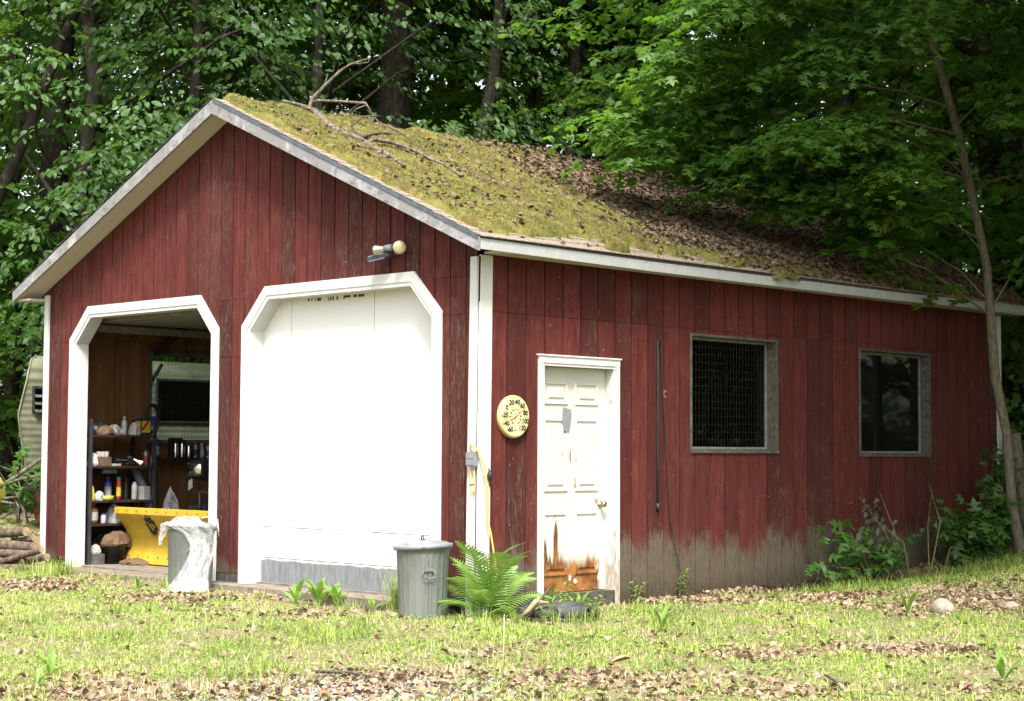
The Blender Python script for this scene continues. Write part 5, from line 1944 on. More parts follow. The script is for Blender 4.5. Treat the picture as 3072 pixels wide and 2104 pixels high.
lump('yellow_packet', 'yellow packet at the left end of the third shelf', 'packet', -6.42, .26, z3, .045, .035, .16, 'yellow_plastic', 8, 3)
lump('white_packet', 'white and blue packet leaning by the yellow packet', 'packet', -6.41, .35, z3, .05, .05, .10, 'white_plastic', 9, 4)
tp = thing('tape_roll', 'lime yellow roll of tape on the third shelf', 'tape', (-6.40, .45, z3))
MB().lathe([(.035, 0), (.075, 0), (.075, .05), (.035, .05), (.035, 0)], 24).build('roll', 'green_plastic', tp)
bottle('blue_bottle', 'tall blue bottle with a white label on the third shelf', 'bottle', -6.5, .52, z3, .04, .27, 'blue_plastic', 'blue_plastic', .4, 'paper')
bottle('sealant_tube', 'red sealant tube with a teal cap on the third shelf', 'tube', -6.44, .62, z3, .028, .26, 'red_plastic', 'teal_plastic', .8, 'yellow_plastic', .85)
bottle('dark_bottle', 'slim dark bottle behind the red tube on the third shelf', 'bottle', -6.52, .69, z3, .028, .21, 'brown_plastic', 'black', .5)
bottle('white_bottle', 'white cylindrical bottle on the third shelf', 'bottle', -6.44, .83, z3, .033, .20, 'white_plastic', 'white_plastic', .6, 'paper', .88)
carton('white_tin', 'square white tin at the right of the third shelf', 'tin', -6.43, .95, z3, .10, .10, .15, 'white_plastic', .2, 'paper')
bottle('brown_jug', 'big brown jug with a cream label at the left of the lowest shelf', 'jug', -6.43, .29, z4, .055, .235, 'brown_plastic', 'brown_plastic', .45, 'paper')
bottle('small_bottle', 'small white bottle with a blue cap on the lowest shelf', 'bottle', -6.41, .41, z4, .03, .11, 'white_plastic', 'blue_plastic', .8, None, .9)
lump('jug', 'cloudy clear jug on the lowest shelf', 'jug', -6.46, .58, z4, .08, .08, .2, 'film', 14, 3)
carton('blue_box', 'dark blue box on the lowest shelf, behind the blade', 'box', -6.46, .77, z4, .15, .17, .14, 'blue_plastic', .1, 'white_plastic')
bk = thing('bucket', 'black bucket on the bay floor under the shelves', 'bucket', (-6.36, .52, 0))
MB().lathe([(0, .01), (.11, .01), (.11, 0), (.14, .2), (.145, .205), (.135, .2), (.105, .02)], 24).build('pail', 'black', bk)
MB().tube([(.14, 0, .19), (.10, .05, .12), (0, .14, .10), (-.10, .05, .12), (-.14, 0, .19)], .004, 6).build('bail', 'steel_dark', bk)
lump('paper_sack', 'torn brown paper sack stuffed on top of the bucket', 'sack', -6.36, .55, .19, .13, .15, .17, 'cardboard', 16, 5)
carton('cardboard_carton', 'crushed brown carton on the floor right of the bucket', 'carton', -6.38, .85, 0, .26, .26, .24, 'cardboard', .3)
lump('feed_sack', 'slumped brown sack resting on the crushed carton', 'sack', -6.4, .86, .24, .17, .18, .13, 'cardboard', 18, 4)
lump('white_rag', 'white rag on the floor at the left jamb', 'rag', -6.38, .30, .12, .06, .05, .10, 'paper', 19)
carton('paint_tin', 'small grey tin on the floor left of the bucket', 'tin', -6.36, .30, 0, .13, .12, .12, 'grey_metal', .2)
lump('leaf_scraps', 'brown leaf scraps in front of the bucket', 'scraps', -6.05, .62, 0, .2, .15, .07, 'cardboard', 21, 6)
lump('dark_bag', 'black crumpled bag behind the paper bag on the top shelf', 'bag', -6.62, .46, z1, .10, .11, .13, 'black', 41, 6)
carton('tool_case', 'dark case lying behind the white pad on the second shelf', 'case', -6.62, .52, z2, .14, .22, .11, 'steel_dark')
lump('work_gloves', 'dark work gloves between the lamp and the spray can', 'gloves', -6.56, .93, z2, .06, .05, .06, 'brown_plastic', 42, 5)
bottle('oil_bottle', 'black oil bottle behind the sealant tube', 'bottle', -6.60, .60, z3, .04, .22, 'black', 'brown_plastic', .5)
bottle('tall_bottle', 'slim black bottle with a red cap beside the white bottle', 'bottle', -6.50, .755, z3, .024, .24, 'black', 'red_plastic', .6)
carton('dark_crate', 'dark crate deep in the lowest shelf behind the small bottle', 'crate', -6.62, .50, z4, .16, .28, .17, 'sheathing')
lump('black_sack', 'black sack slumped on the floor behind the bucket', 'sack', -6.6, .55, 0, .14, .2, .34, 'black', 43, 5)
lump('rag_heap', 'brown rag heap under the lowest shelf beside the crushed carton', 'rag', -6.30, .74, 0, .11, .10, .13, 'brown_plastic', 44, 6)
lump('hanging_cloth', 'dark cloth hanging at the right post of the shelf rack', 'cloth', -6.44, 1.08, .9, .05, .05, .36, 'black', 45, 4)
MB().box((-6.86, .12, 1.03), (-6.60, .17, 1.36)).build('post_block', 'plywood', left_wall)
# ledge under the window
L1 = 1.18
bottle('blue_spray', 'blue spray bottle with a white label on the window ledge', 'spray bottle', -6.72, 1.31, L1, .034, .26, 'blue_plastic', 'white_plastic', .4, 'white_plastic', .75)
bottle('silver_can', 'first of two tall silver cans on the window ledge, nearer the spray bottle', 'can', -6.72, 1.575, L1, .030, .20, 'chrome', 'black', .9, None, .93)
bottle('silver_can', 'second of two tall silver cans on the window ledge, nearer the short can', 'can', -6.72, 1.668, L1, .030, .20, 'chrome', 'black', .9, None, .93)
bottle('short_can', 'short silver can right of the two tall ones', 'can', -6.72, 1.765, L1, .032, .165, 'chrome', 'grey_metal', .9, None, .94)
bottle('spray_can', 'dark spray can with white script on the window ledge', 'spray can', -6.72, 1.865, L1, .032, .185, 'grey_metal', 'brown_plastic', .8, 'black', .9)
bottle('spray_can', 'grey spray can on the window ledge beside the white one', 'spray can', -6.72, 1.955, L1, .032, .18, 'grey_metal', 'grey_plastic', .8, 'paper', .9)
bottle('spray_can', 'white spray can with a red cap on the window ledge', 'spray can', -6.72, 2.045, L1, .032, .17, 'white_plastic', 'red_plastic', .8, 'blue_plastic', .9)
bottle('orange_can', 'orange can last in the row on the window ledge', 'can', -6.72, 2.13, L1, .032, .12, 'orange_rust', 'black', .8, None, .92)
carton('black_case', 'small black case with a round dial behind the silver cans', 'case', -6.79, 1.62, L1, .06, .17, .24, 'black')
co_ = thing('hose_coil', 'dark coil of hose hanging between the shelf rack and the window', 'hose', (-6.80, 1.27, 1.64))
m = MB()
for i in range(4):
    m.tube([(.01 + .012 * i + .01 * sin(2 * a), (.085 + .006 * i) * cos(a), (.15 + .008 * i) * sin(a)) for a in np.linspace(0, 2 * pi, 22)], .009, 6)
m.build('coil', 'black', co_)
MB().box((.03, -.03, -.08), (.06, .035, .03)).build('blue_strap', 'blue_plastic', co_)
pp = thing('pvc_pipe', 'grey length of pipe leaning between the rack and the headlight', 'pipe', (-6.3, 1.28, 0))
MB().tube([(0, 0, 0), (-.35, -.32, 1.08)], .05, 12).build('tube', 'grey_plastic', pp)
lump('plastic_sheet', 'grey plastic sheeting bunched beside the leaning pipe', 'sheeting', -6.4, 1.3, 0, .12, .12, .8, 'film', 25, 4)
cl = thing('paper_block', 'straw coloured rough block standing inside the first side window', 'block', (-.215, 2.98, 1.30))
MB().prism([(-.09, 0), (.10, 0), (.09, .18), (.05, .245), (-.06, .25), (-.09, .2)], 0, -.12, -.01).build('block', 'cardboard', cl)

# ------------------------------------------------------------------ beside the garage on the left
cp = thing('camper', 'old cream camper trailer with ribbed sides, parked behind the left wall', 'camper', (-9.0, 1.0, .55))
zs = np.concatenate([np.linspace(1.0, 2.12, 57), 2.12 + .36 * np.sin(np.linspace(.08, pi / 2, 26))])
xs_ = np.concatenate([np.full(57, -9.0), -9.0 - .42 * (1 - np.cos(np.linspace(.08, pi / 2, 26)))])
ly = np.interp(zs, [1.0, 1.12, 1.33, 1.51, 1.70, 1.99, 2.25, 2.41, 2.5], [.95, .90, .85, .82, .79, .86, .93, 1.04, 1.3])
m = MB()
v = []
for i, z in enumerate(zs):
    rb = .004 * sin(2 * pi * z / .085) if i < 57 else .011 * sin(2 * pi * i / 7.0)
    v += [(xs_[i] + rb + 9.0, ly[i] - 1.0, z - .55), (xs_[i] + rb + 9.0, 5.0, z - .55)]
m.add(v, [(2 * i, 2 * i + 1, 2 * i + 3, 2 * i + 2) for i in range(len(zs) - 1)], True)
m.build('side_skin', 'camper', cp)
m = MB()
v = []
for i, z in enumerate(zs):
    v += [(xs_[i] + 9.0, ly[i] - 1.0, z - .55), (xs_[i] + 9.0 - 1.6, ly[i] - 1.0 + 2.6, z - .55)]
m.add(v, [(2 * i + 1, 2 * i, 2 * i + 2, 2 * i + 3) for i in range(len(zs) - 1)], True)
m.add([(-.02, .25, .45), (-.02, 5, .45), (-2.0, 5, .45), (-1.6, 2.8, .45)], [(0, 1, 2, 3)])
m.add([(-.42, .26, 1.93), (-.42, 5, 1.93), (-2.1, 5, 1.93), (-2.0, 2.8, 1.93)], [(0, 1, 2, 3)])
m.build('front_skin', 'camper', cp)
MB().tube([(xs_[i] + 9.012, ly[i] - 1.0, zs[i] - .55) for i in range(0, len(zs), 3)], .012, 6).build('edge_trim', 'camper', cp)
MB().box((-.01, .05, .30), (.0, 5, .46)).build('skirt', 'orange_rust', cp)
for (ya, yb, za, zb, nl) in ((.0, .62, 1.22, 1.50, 3), (1.83, 2.68, 1.11, 1.66, 0)):
    w = MB().box((.012, ya - .02, za - .02), (.028, yb + .02, zb + .02)).build('window', 'steel_dark', cp)
    MB().box((.0285, ya + .01, za + .01), (.032, yb - .01, zb - .01)).build('pane', 'glass', w)
    for i in range(nl):
        z = za + (i + .5) * (zb - za) / nl
        MB().add([(.034, ya, z - .04), (.034, yb, z - .04), (.075, yb, z - .075), (.075, ya, z - .075)], [(0, 1, 2, 3)]).build('louvre', 'grey_wood', w)
for y in (2.2, 3.0):
    MB().lathe([(0, -.1), (.2, -.1), (.3, -.08), (.3, .08), (.2, .1), (0, .1)], 24, (-.2, y, .28), axis=0).build('wheel', 'rubber', cp)

# twigs hanging outside the left window
tw = thing('dead_branch', 'dead branch propped outside the left window, seen through the open bay', 'branch', (-7.6, 1.55, gz(-7.6, 1.55)))
O = Vector(tw.location)
MB().tube([Vector(p) - O for p in ((-7.5, 1.3, .4), (-7.5, 1.50, 1.75), (-7.45, 1.86, 2.33))], [.03, .03, .022], 7).tube([Vector(p) - O for p in ((-7.5, 1.45, 1.7), (-7.5, 1.46, 2.1), (-7.5, 1.52, 2.45))], [.015, .013, .008], 6).tube(
    [Vector(p) - O for p in ((-7.46, 1.75, 2.15), (-7.46, 1.6, 2.2), (-7.48, 1.65, 2.45))], [.012, .01, .006], 6).build('limb', 'twig_dark', tw)

# brush pile
g = np.random.default_rng(31)
bl = 'bare dead branch in the tangled brush pile left of the garage'
for i in range(26):
    a = np.array([g.uniform(-9.2, -7.3), g.uniform(-.1, .9), 0])
    a[2] = gz(a[0], a[1]) + g.uniform(.0, .65)
    an = g.uniform(-.6, .6) + (pi if g.random() < .3 else 0)
    l = g.uniform(.5, 1.5)
    dv = np.array([cos(an) * .8, sin(an) * .7 + .4, g.uniform(-.1, .45)]) * l
    if a[0] + dv[0] > -7.12:
        dv[0] = -abs(dv[0])
    r = g.uniform(.008, .028)
    t = thing('brush_stick', bl, 'branch', tuple(a), 0, 'sticks of the brush pile')
    m = MB().tube([(0, 0, 0), tuple(dv * .5 + g.normal(0, .05, 3)), tuple(dv)], [r, r * .8, r * .45], 6)
    for q in range(2):
        s_ = g.uniform(.3, .8)
        m.tube([tuple(dv * s_), tuple(dv * s_ + g.normal(0, .18, 3))], [r * .5, r * .2], 5)
    m.build('stick', 'branch_dead' if i % 3 else 'twig_dark', t)
t = thing('fallen_pole', 'pale bare pole slanting up out of the brush pile', 'branch', (-8.2, .1, .75))
MB().tube([(-.55, -.15, -.12), (0, .1, .12), (.42, .32, .42)], [.03, .028, .024], 8, jit=.05).build('pole', 'branch_dead', t)
# rusty disc and olive barrel
t = thing('harrow_disc', 'rusty round disc standing in the brush by the left wall', 'disc', (-7.9, .55, .34))
MB().lathe([(0, .05), (.1, .045), (.2, .015), (.24, -.01), (.24, -.018), (.19, .0), (0, .03)], 28, (0, 0, .26), axis=1).build('disc', 'orange_rust', t)
MB().tube([(0, .03, .26), (0, .05, -.1)], .02, 8).build('stake', 'orange_rust', t)
t = thing('barrel', 'olive yellow barrel half out of frame at the left edge', 'barrel', (-8.85, .02, gz(-8.85, .02)))
m = MB().lathe([(0, -.4), (.27, -.4), (.29, -.38), (.30, -.2), (.31, -.19), (.31, -.17), (.30, -.16), (.30, .16), (.31, .17), (.31, .19), (.30, .2), (.29, .38), (.27, .4), (0, .4)], 28, (0, 0, .30), axis=1)
m.build('drum', 'green_barrel', t)
MB().lathe([(0, 0), (.03, 0), (.03, .02), (0, .02)], 12, (.1, -.42, .42), axis=1).build('bung', 'black', t)

# log pile at the left corner
LG = [  # (end a, end b, radius, label)
    ((-7.62, -.30, .30), (-6.99, -.22, .36), .055, 'uppermost log of the pile, its left end pale and cut'),
    ((-7.60, -.38, .20), (-6.70, -.25, .19), .065, 'thickest log of the pile, second from its top'),
    ((-7.56, -.42, .10), (-6.72, -.36, .12), .048, 'light brown log in the middle of the pile'),
    ((-7.52, -.46, .02), (-6.75, -.40, .04), .045, 'pale log low in the pile, under the light brown one'),
    ((-7.20, -.52, -.03), (-6.30, -.42, .19), .038, 'dark log leaning across the front of the pile'),
    ((-7.18, -.56, -.045), (-6.22, -.50, -.01), .05, 'lowest log lying in the grass before the pile'),
    ((-7.30, -.20, .24), (-6.90, -.16, .28), .04, 'short log tucked behind the top of the pile'),
    ((-6.95, -.33, .05), (-6.42, -.28, .10), .045, 'stub log at the right end of the pile by the wall')]
for a, b, r, l in LG:
    t = thing('log', l, 'log', a, 0, 'logs of the pile at the left corner')
    d = Vector(b) - Vector(a)
    m = MB().tube([(0, 0, 0), d * .33 + V(0, 0, random.uniform(-.01, .01)), d * .66 + V(0, 0, random.uniform(-.01, .01)), d], [r, r * .97, r * .95, r * .9], 12, False, .05)
    lg = m.build('bark', 'log_bark', t)
    for p, s_ in ((V(0, 0, 0), -1), (d, 1)):
        u_ = d.normalized()
        w_ = u_.orthogonal().normalized()
        q_ = u_.cross(w_)
        MB().add([p + u_ * .001 * s_ + (w_ * cos(k * pi / 6) + q_ * sin(k * pi / 6)) * r * .93 for k in range(12)], [tuple(range(12))]).build('cut_end', 'log_end', t)
for i, (y, z) in enumerate(((-.30, .12), (-.28, .02), (-.36, -.02))):
    t = thing('log', 'end-on log in the left end of the pile', 'log', (-7.66 - .03 * i, y - .08, z + .06), 0, 'end-on logs in the pile')
    r = .058
    MB().tube([(0, 0, 0), (-.15, .45, .02)], [r, r], 12, False, .05).build('bark', 'log_bark', t)
    MB().add([(.0 + r * .93 * cos(k * pi / 6), -.001, r * .93 * sin(k * pi / 6)) for k in range(12)], [tuple(range(12))]).build('cut_end', 'log_end', t)

# ------------------------------------------------------------------ at the foot of the side wall
ty = thing('tyre', 'old car tyre lying flat in the weeds before the side door', 'tyre', (.56, .40, gz(.56, .40) - .07), .4)
pr = [(.20, .03), (.24, .005), (.30, .0), (.325, .02), (.335, .05), (.335, .06), (.328, .062), (.328, .07), (.337, .072), (.337, .098), (.328, .10), (.328, .108), (.337, .11), (.335, .14), (.325, .17), (.30, .19), (.24, .185), (.20, .16), (.195, .13), (.25, .10), (.195, .06), (.20, .03)]
m = MB().lathe(pr, 48)
m.build('carcass', 'rubber', ty)
m = MB()
for k in range(48):
    a = 2 * pi * k / 48
    m.bar((.333 * cos(a), .333 * sin(a), .03), (.339 * cos(a + .05), .339 * sin(a + .05), .058), .014, .006, (cos(a), sin(a), 0)).bar((.339 * cos(a), .339 * sin(a), .112), (.333 * cos(a + .05), .333 * sin(a + .05), .145), .014, .006, (cos(a), sin(a), 0))
m.build('tread_blocks', 'rubber', ty, 'stuff')
t = thing('splintered_wood', 'orange splintered wood scrap propped by the tyre', 'wood scrap', (.62, -.02, gz(.62, -.02)))
MB().tube([(-.06, -.05, .03), (.0, .0, .10), (.03, .05, .17), (.1, .14, .16)], [.012, .02, .022, .008], 7, jit=.2).build('splinter', 'log_end', t)
MB().tube([(-.02, -.02, .02), (.04, .06, .15), (.10, .17, .30)], [.014, .013, .005], 6, jit=.2).build('dark_stick', 'twig_dark', t)
t = thing('board', 'dark weathered board lying at the foot of the wall below the windows', 'board', (.22, 4.35, gz(.22, 4.35)))
MB().box((-.06, -.55, -.01), (.08, .5, .075)).build('plank', 'sheathing', t)

# rocks, a scrap of white board, an orange leaf on the lawn


def rock(label, x, y, sx, sy, sz, seed, mat='stone', up=.3):
    t = thing('rock', label, 'rock', (x, y, gz(x, y) + sz * up), seed)
    g = np.random.default_rng(seed)
    bm = bmesh.new()
    bmesh.ops.create_icosphere(bm, subdivisions=3, radius=1)
    A = g.normal(0, 1, (5, 3))
    for v in bm.verts:
        p = np.array(v.co)
        q = 1 + .10 * sum(math.sin(2.3 * float(p @ a)) for a in A) / 2
        v.co = Vector((p[0] * sx * q, p[1] * sy * q, max(p[2], -.6) * sz * q))
    me = bpy.data.meshes.new('stone')
    bm.to_mesh(me)
    bm.free()
    me.polygons.foreach_set('use_smooth', [True] * len(me.polygons))
    me.materials.append(MAT[mat])
    link('stone', me, t)


def lawn(px, py):
    """where the sight line meets the lawn"""
    d = FWD + RGT * (px - 1536) / FOC + UPV * (1052 - py) / FOC
    t = 6.0
    while t < 40:
        p = CAM + d * t
        if p[2] < gz(p[0], p[1]):
            return p[0], p[1]
        t += .02
    return p[0], p[1]


rock('pale rounded rock, the largest on the lawn, below the low young maple', *lawn(2830, 1838), .10, .12, .085, 1)
rock('small pale rock near the right edge of the lawn', *lawn(3035, 1828), .06, .07, .05, 2)
rock('small white stone in the leaf litter at the bottom, left of the middle', *lawn(1120, 2075), .035, .03, .028, 3)
rock('flat pale stone by the closed garage door', *lawn(1070, 1838), .04, .05, .02, 4)
x, y = lawn(2620, 1945)
t = thing('board_scrap', 'grey white splintered board scrap lying on the lawn at the right', 'board', (x, y, gz(x, y) + .02), .9)
MB().prism([(-.16, -.02), (.05, -.045), (.17, -.01), (.10, .03), (-.10, .035)], 2, 0, .012).build('scrap', 'white_peel', t)
x, y = lawn(1862, 2012)
t = thing('orange_leaf', 'single curled orange leaf standing out on the brown litter', 'leaf', (x, y, gz(x, y) + .05), .8)
MB().add([(-.07, 0, 0), (-.02, -.035, .03), (.03, -.03, .045), (.075, .01, .03), (.03, .04, .05), (-.02, .04, .035), (0, 0, .01)], [(0, 1, 6), (1, 2, 6), (2, 3, 6), (3, 4, 6), (4, 5, 6), (5, 0, 6)], True).build('blade', 'log_end', t)
for i, (px, py, l, an, lab) in enumerate(((1505, 2070, .45, 1.25, 'thin pale stalk standing in the lawn below the fern'),)):
    x, y = lawn(px, py)
    t = thing('stalk', lab, 'stalk', (x, y, gz(x, y)))
    MB().tube([(0, 0, 0), (.005, .01, l * .6), (.0, .02, l)], [.004, .0035, .002], 6).build('stem', 'straw', t)
for px, py, l, an, lab in ((2500, 2055, .45, 2.4, 'dark stick lying in the litter at the lower right'), (1040, 2040, .5, .2, 'brown stick lying in the litter at the bottom')):
    x, y = lawn(px, py)
    t = thing('stick', lab, 'stick', (x, y, gz(x, y) + .03), an)
    MB().tube([(-l / 2, 0, 0), (0, .02, .015), (l / 2, 0, .0)], [.012, .011, .006], 7, jit=.1).build('stick_wood', 'twig_dark', t)

# ------------------------------------------------------------------ plants by the walls
# fern: every frond by itself


def frond_mesh(seed, L):
    g = np.random.default_rng(seed)
    n = 26
    s = np.linspace(0, 1, n)
    cx = L * (s - .12 * s ** 2)
    cz = L * (.55 * s - .62 * s ** 2.2)
    v, f = [], []
    for i in range(n):
        w = .004 * (1 - .8 * s[i])
        v += [(cx[i], -w, cz[i]), (cx[i], w, cz[i])]
    f += [(2 * i, 2 * i + 1, 2 * i + 3, 2 * i + 2) for i in range(n - 1)]
    for i in range(4, n):
        for sg in (-1, 1):
            l = L * .20 * math.sin(pi * min(1, (s[i] - .06) / .94 * .86 + .14)) ** .8 * g.uniform(.85, 1.1)
            k = len(v)
            w = L * .0115
            dx = .45 * l
            sag = -.22 * l
            v += [(cx[i] - w * .6, 0, cz[i]), (cx[i] + w, 0, cz[i]), (cx[i] + dx * .6 + w * .9, sg * l * .55, cz[i] + sag * .3), (cx[i] + dx * .6 - w * .7, sg * l * .55, cz[i] + sag * .3), (cx[i] + dx * 1.15, sg * l, cz[i] + sag)]
            f += [(k, k + 1, k + 2, k + 3), (k + 3, k + 2, k + 4)]
    m = MB()
    m.add(v, f)
    me = m.mesh('frond')
    me.materials.append(MAT['fern'])
    return me


FM = [frond_mesh(k, 1.0) for k in range(3)]
fx, fy = .22, -.10
fe = thing('fern', 'bright green fern between the right trash can and the tyre', 'fern', (fx, fy, gz(fx, fy)))
g = np.random.default_rng(3)
for i in range(24):
    a = 2 * pi * i / 24 + g.uniform(-.2, .2)
    o = link('frond', FM[i % 3], fe)
    l = g.uniform(.55, .86)
    o.scale = (l, l * g.uniform(.8, 1.1), l)
    o.rotation_euler = (g.uniform(-.35, .35), -g.uniform(.65, 1.3) if i % 3 else -g.uniform(.1, .55), a)
    o.location = (g.uniform(-.06, .06), g.uniform(-.06, .06), 0)


def blade_clump(name, label, cat, x, y, n, h, spread, mat, seed):
    g = np.random.default_rng(seed)
    t = thing(name, label, cat, (x, y, gz(x, y)))
    P = np.stack([g.normal(0, spread, n), g.normal(0, spread, n), np.zeros(n)], 1)
    me = np_mesh('blades', *grass_geo(P, g.uniform(.5, 1, n) * h, g, .004), mat)
    link('blades', me, t, 'stuff')
    return t


def grass_geo(P, H, g, w0, lean=.45):
    n = len(P)
    a = g.uniform(0, 2 * pi, n)
    d = np.stack([np.cos(a), np.sin(a), np.zeros(n)], 1)
    sd = np.stack([-np.sin(a), np.cos(a), np.zeros(n)], 1)
    ln = g.uniform(.1, 1, n) * lean
    w = (w0 * g.uniform(.6, 1.3, n))[:, None]
    H = H[:, None]
    up = np.array([0, 0, 1.0])
    m = P + up * H * .55 + d * (ln[:, None] * H * .35)
    t = P + up * H * (1 - .35 * ln[:, None] ** 1.5) + d * (ln[:, None] * H * 1.15)
    v = np.stack([P - sd * w, P + sd * w, m - sd * w * .75, m + sd * w * .75, t], 1).reshape(-1, 3)
    k = (np.arange(n) * 5)[:, None]
    f = np.concatenate([k + np.array([[0, 1, 3]]), k + np.array([[0, 3, 2]]), k + np.array([[2, 3, 4]])])
    return v, f


WEED_V = np.array([(0, 0, 0), (.25, -.10, .05), (.25, .10, .05), (.25, 0, .015), (.55, -.17, .04), (.55, .17, .04), (.55, 0, 0), (.82, -.11, -.04), (.82, .11, -.04), (.82, 0, -.07), (1, 0, -.16)], float)
WEED_V[:, 1] *= .62
WEED_ME = bpy.data.meshes.new('leaf')
WEED_ME.from_pydata([tuple(p) for p in WEED_V], [], [(0, 1, 3), (0, 3, 2), (1, 4, 6, 3), (3, 6, 5, 2), (4, 7, 9, 6), (6, 9, 8, 5), (7, 10, 9), (9, 10, 8)])
WEED_ME.materials.append(MAT['weed'])
OVP = np_mesh('leaf', OV_V, OV_F, 'weed')


def weed(label, x, y, n, size, seed, up=(.5, 1.2)):
    g = np.random.default_rng(seed)
    t = thing('broadleaf_weed', label, 'weed', (x, y, gz(x, y)))
    for i in range(n):
        a = 2 * pi * i / n + g.uniform(-.4, .4)
        o = link('leaf', WEED_ME, t)
        l = size * g.uniform(.6, 1.15)
        o.scale = (l, l, l)
        o.rotation_euler = (g.uniform(-.3, .3), -g.uniform(*up), a)
    return t


weed('tall broadleaf weed before the closed door, left of the tallest pair', *lawn(885, 1812), 7, .25, 1)
weed('tallest broadleaf weed before the closed door', *lawn(955, 1818), 9, .30, 2, (.8, 1.4))
weed('broadleaf weed right of the tallest one before the closed door', *lawn(1012, 1820), 8, .25, 3, (.8, 1.4))
weed('small weed by the foot of the closed door near the trash can', *lawn(1118, 1832), 6, .20, 4)
weed('small weed growing on the sill of the open bay', *lawn(440, 1712), 5, .13, 5, (.2, .8))
weed('weed sprig in front of the draped trash can', *lawn(500, 1772), 6, .15, 6)
weed('weed left of the draped trash can', *lawn(415, 1775), 5, .16, 7)
weed('dark broad weed leaf standing before the tyre', *lawn(1640, 1848), 5, .26, 8, (.9, 1.35))
weed('weed tuft at the right side of the tyre', *lawn(1735, 1838), 7, .2, 9)
weed('young weed at the foot of the fern', *lawn(1530, 1860), 5, .15, 10)
weed('lone upright weed on the open lawn below the rope', *lawn(1985, 1900), 3, .24, 11, (1.1, 1.45))
weed('upright weed on the lawn left of the pale rock', *lawn(2720, 1850), 3, .24, 12, (1.1, 1.45))
weed('tall weed at the lower right edge of the lawn', *lawn(3010, 2050), 6, .2, 13, (.9, 1.4))
weed('weed with reddish stalks in the litter below the fern', *lawn(1355, 2010), 6, .16, 14)
weed('low weed on the lawn left of the litter', *lawn(150, 2030), 5, .2, 15)
weed('low weed near the left end of the litter', *lawn(110, 2060), 5, .16, 16)


def herb(label, x, y, h, n, size, seed, mesh=None):
    g = np.random.default_rng(seed)
    t = thing('leafy_herb', label, 'plant', (x, y, gz(x, y)))
    st = MB()
    for k in range(n):
        tip = V(g.normal(0, h * .22), g.normal(0, h * .22), h * g.uniform(.6, 1))
        b = V(g.normal(0, .04), g.normal(0, .04), 0)
        st.tube([b, (b + tip) / 2 + V(0, 0, .02), tip], [.004, .003, .0015], 5, False)
        for s_ in np.linspace(.25, 1, 8):
            a = g.uniform(0, 2 * pi)
            o = link('leaf', mesh or OVP, t)
            q = size * g.uniform(.6, 1.1)
            o.scale = (q, q * .7, q)
            o.location = b.lerp(tip, s_)
            o.rotation_euler = (g.uniform(-.4, .4), g.uniform(-.5, .5), a)
    st.build('stem', 'stem', t)


herb('slender leafy plant against the grey foot of the wall left of the rope end', *lawn(1970, 1795), .42, 4, .075, 1)
herb('leafy plant with a yellow flower where the rope meets the ground', *lawn(2050, 1800), .28, 4, .06, 2)
herb('leafy plant at the right side of the door frame', *lawn(1905, 1812), .26, 4, .07, 3)
herb('leafy plant between tyre and door foot', *lawn(1700, 1845), .3, 5, .07, 4)
herb('leafy plant in front of the tyre, its left half', .78, .10, .24, 5, .06, 8)
herb('leafy plant in front of the tyre, its right half', .92, .40, .22, 5, .06, 9)
blade_clump('grass_tuft', 'grass tuft growing up round the tyre', 'grass tuft', .84, .26, 160, .17, .12, 'grass', 12)
herb('leafy plant by the log pile at the left edge', -7.75, -.62, .62, 6, .10, 5)
herb('leafy plant in front of the brush, second from the left edge', -8.35, -.55, .7, 6, .11, 6)
sapling('broad leaved maple seedling left of the log pile', (-8.0, -.35), [(-7.9, -.45, .62), (-7.75, -.5, .5), (-8.15, -.4, .7), (-7.7, -.4, .74)], 5, .17, lb, 57)
sapling('maple branch hanging before the camper', (-8.3, .45), [(-7.95, .35, 1.28), (-8.0, .5, 1.05), (-8.5, .6, 1.2), (-7.8, .3, .95)], 8, .16, lb, 58)

blade_clump('grass_tuft', 'tall grass tuft against the left side of the right trash can', 'grass tuft', *lawn(1190, 1840), 110, .46, .035, 'grass', 1)
blade_clump('grass_tuft', 'grass tuft in front of the log pile', 'grass tuft', *lawn(170, 1725), 220, .22, .11, 'grass', 2)
blade_clump('dry_tuft', 'dry brown stubble tuft in the bottom litter, left one', 'dry grass', *lawn(470, 2090), 60, .11, .05, 'straw', 3)
blade_clump('dry_tuft', 'dry brown stubble tuft in the bottom litter, right one', 'dry grass', *lawn(600, 2078), 50, .11, .05, 'straw', 4)
blade_clump('dry_tuft', 'reddish stubble tuft below the fern', 'dry grass', *lawn(1370, 2025), 50, .1, .035, 'straw', 5)

# ------------------------------------------------------------------ lawn
g = np.random.default_rng(42)


def lawn_points(n, dmin=6.6, dmax=24, half=.40, power=1.0):
    d = np.sqrt(g.uniform(dmin ** 2, dmax ** 2, n)) if power == 1 else dmin + (dmax - dmin) * g.random(n) ** power
    t = g.uniform(-half, half + .17, n)
    f2 = unit(FWD[:2][None])[0]
    r2 = unit(RGT[:2][None])[0]
    x = CAM[0] + d * (f2[0] * np.cos(t) + r2[0] * np.sin(t))
    y = CAM[1] + d * (f2[1] * np.cos(t) + r2[1] * np.sin(t))
    inside = (x < .03) & (x > WX - .03) & (y > -.30) & (y < LY)
    far = (x < -7.2) & (y > .8)
    k = ~inside & ~far & (y < 11)
    return x[k], y[k]


def blob(x, y, c, rx, ry, rot):
    dx, dy = x - c[0], y - c[1]
    u = dx * cos(rot) + dy * sin(rot)
    w = -dx * sin(rot) + dy * cos(rot)
    return np.exp(-(u / rx) ** 2 - (w / ry) ** 2)


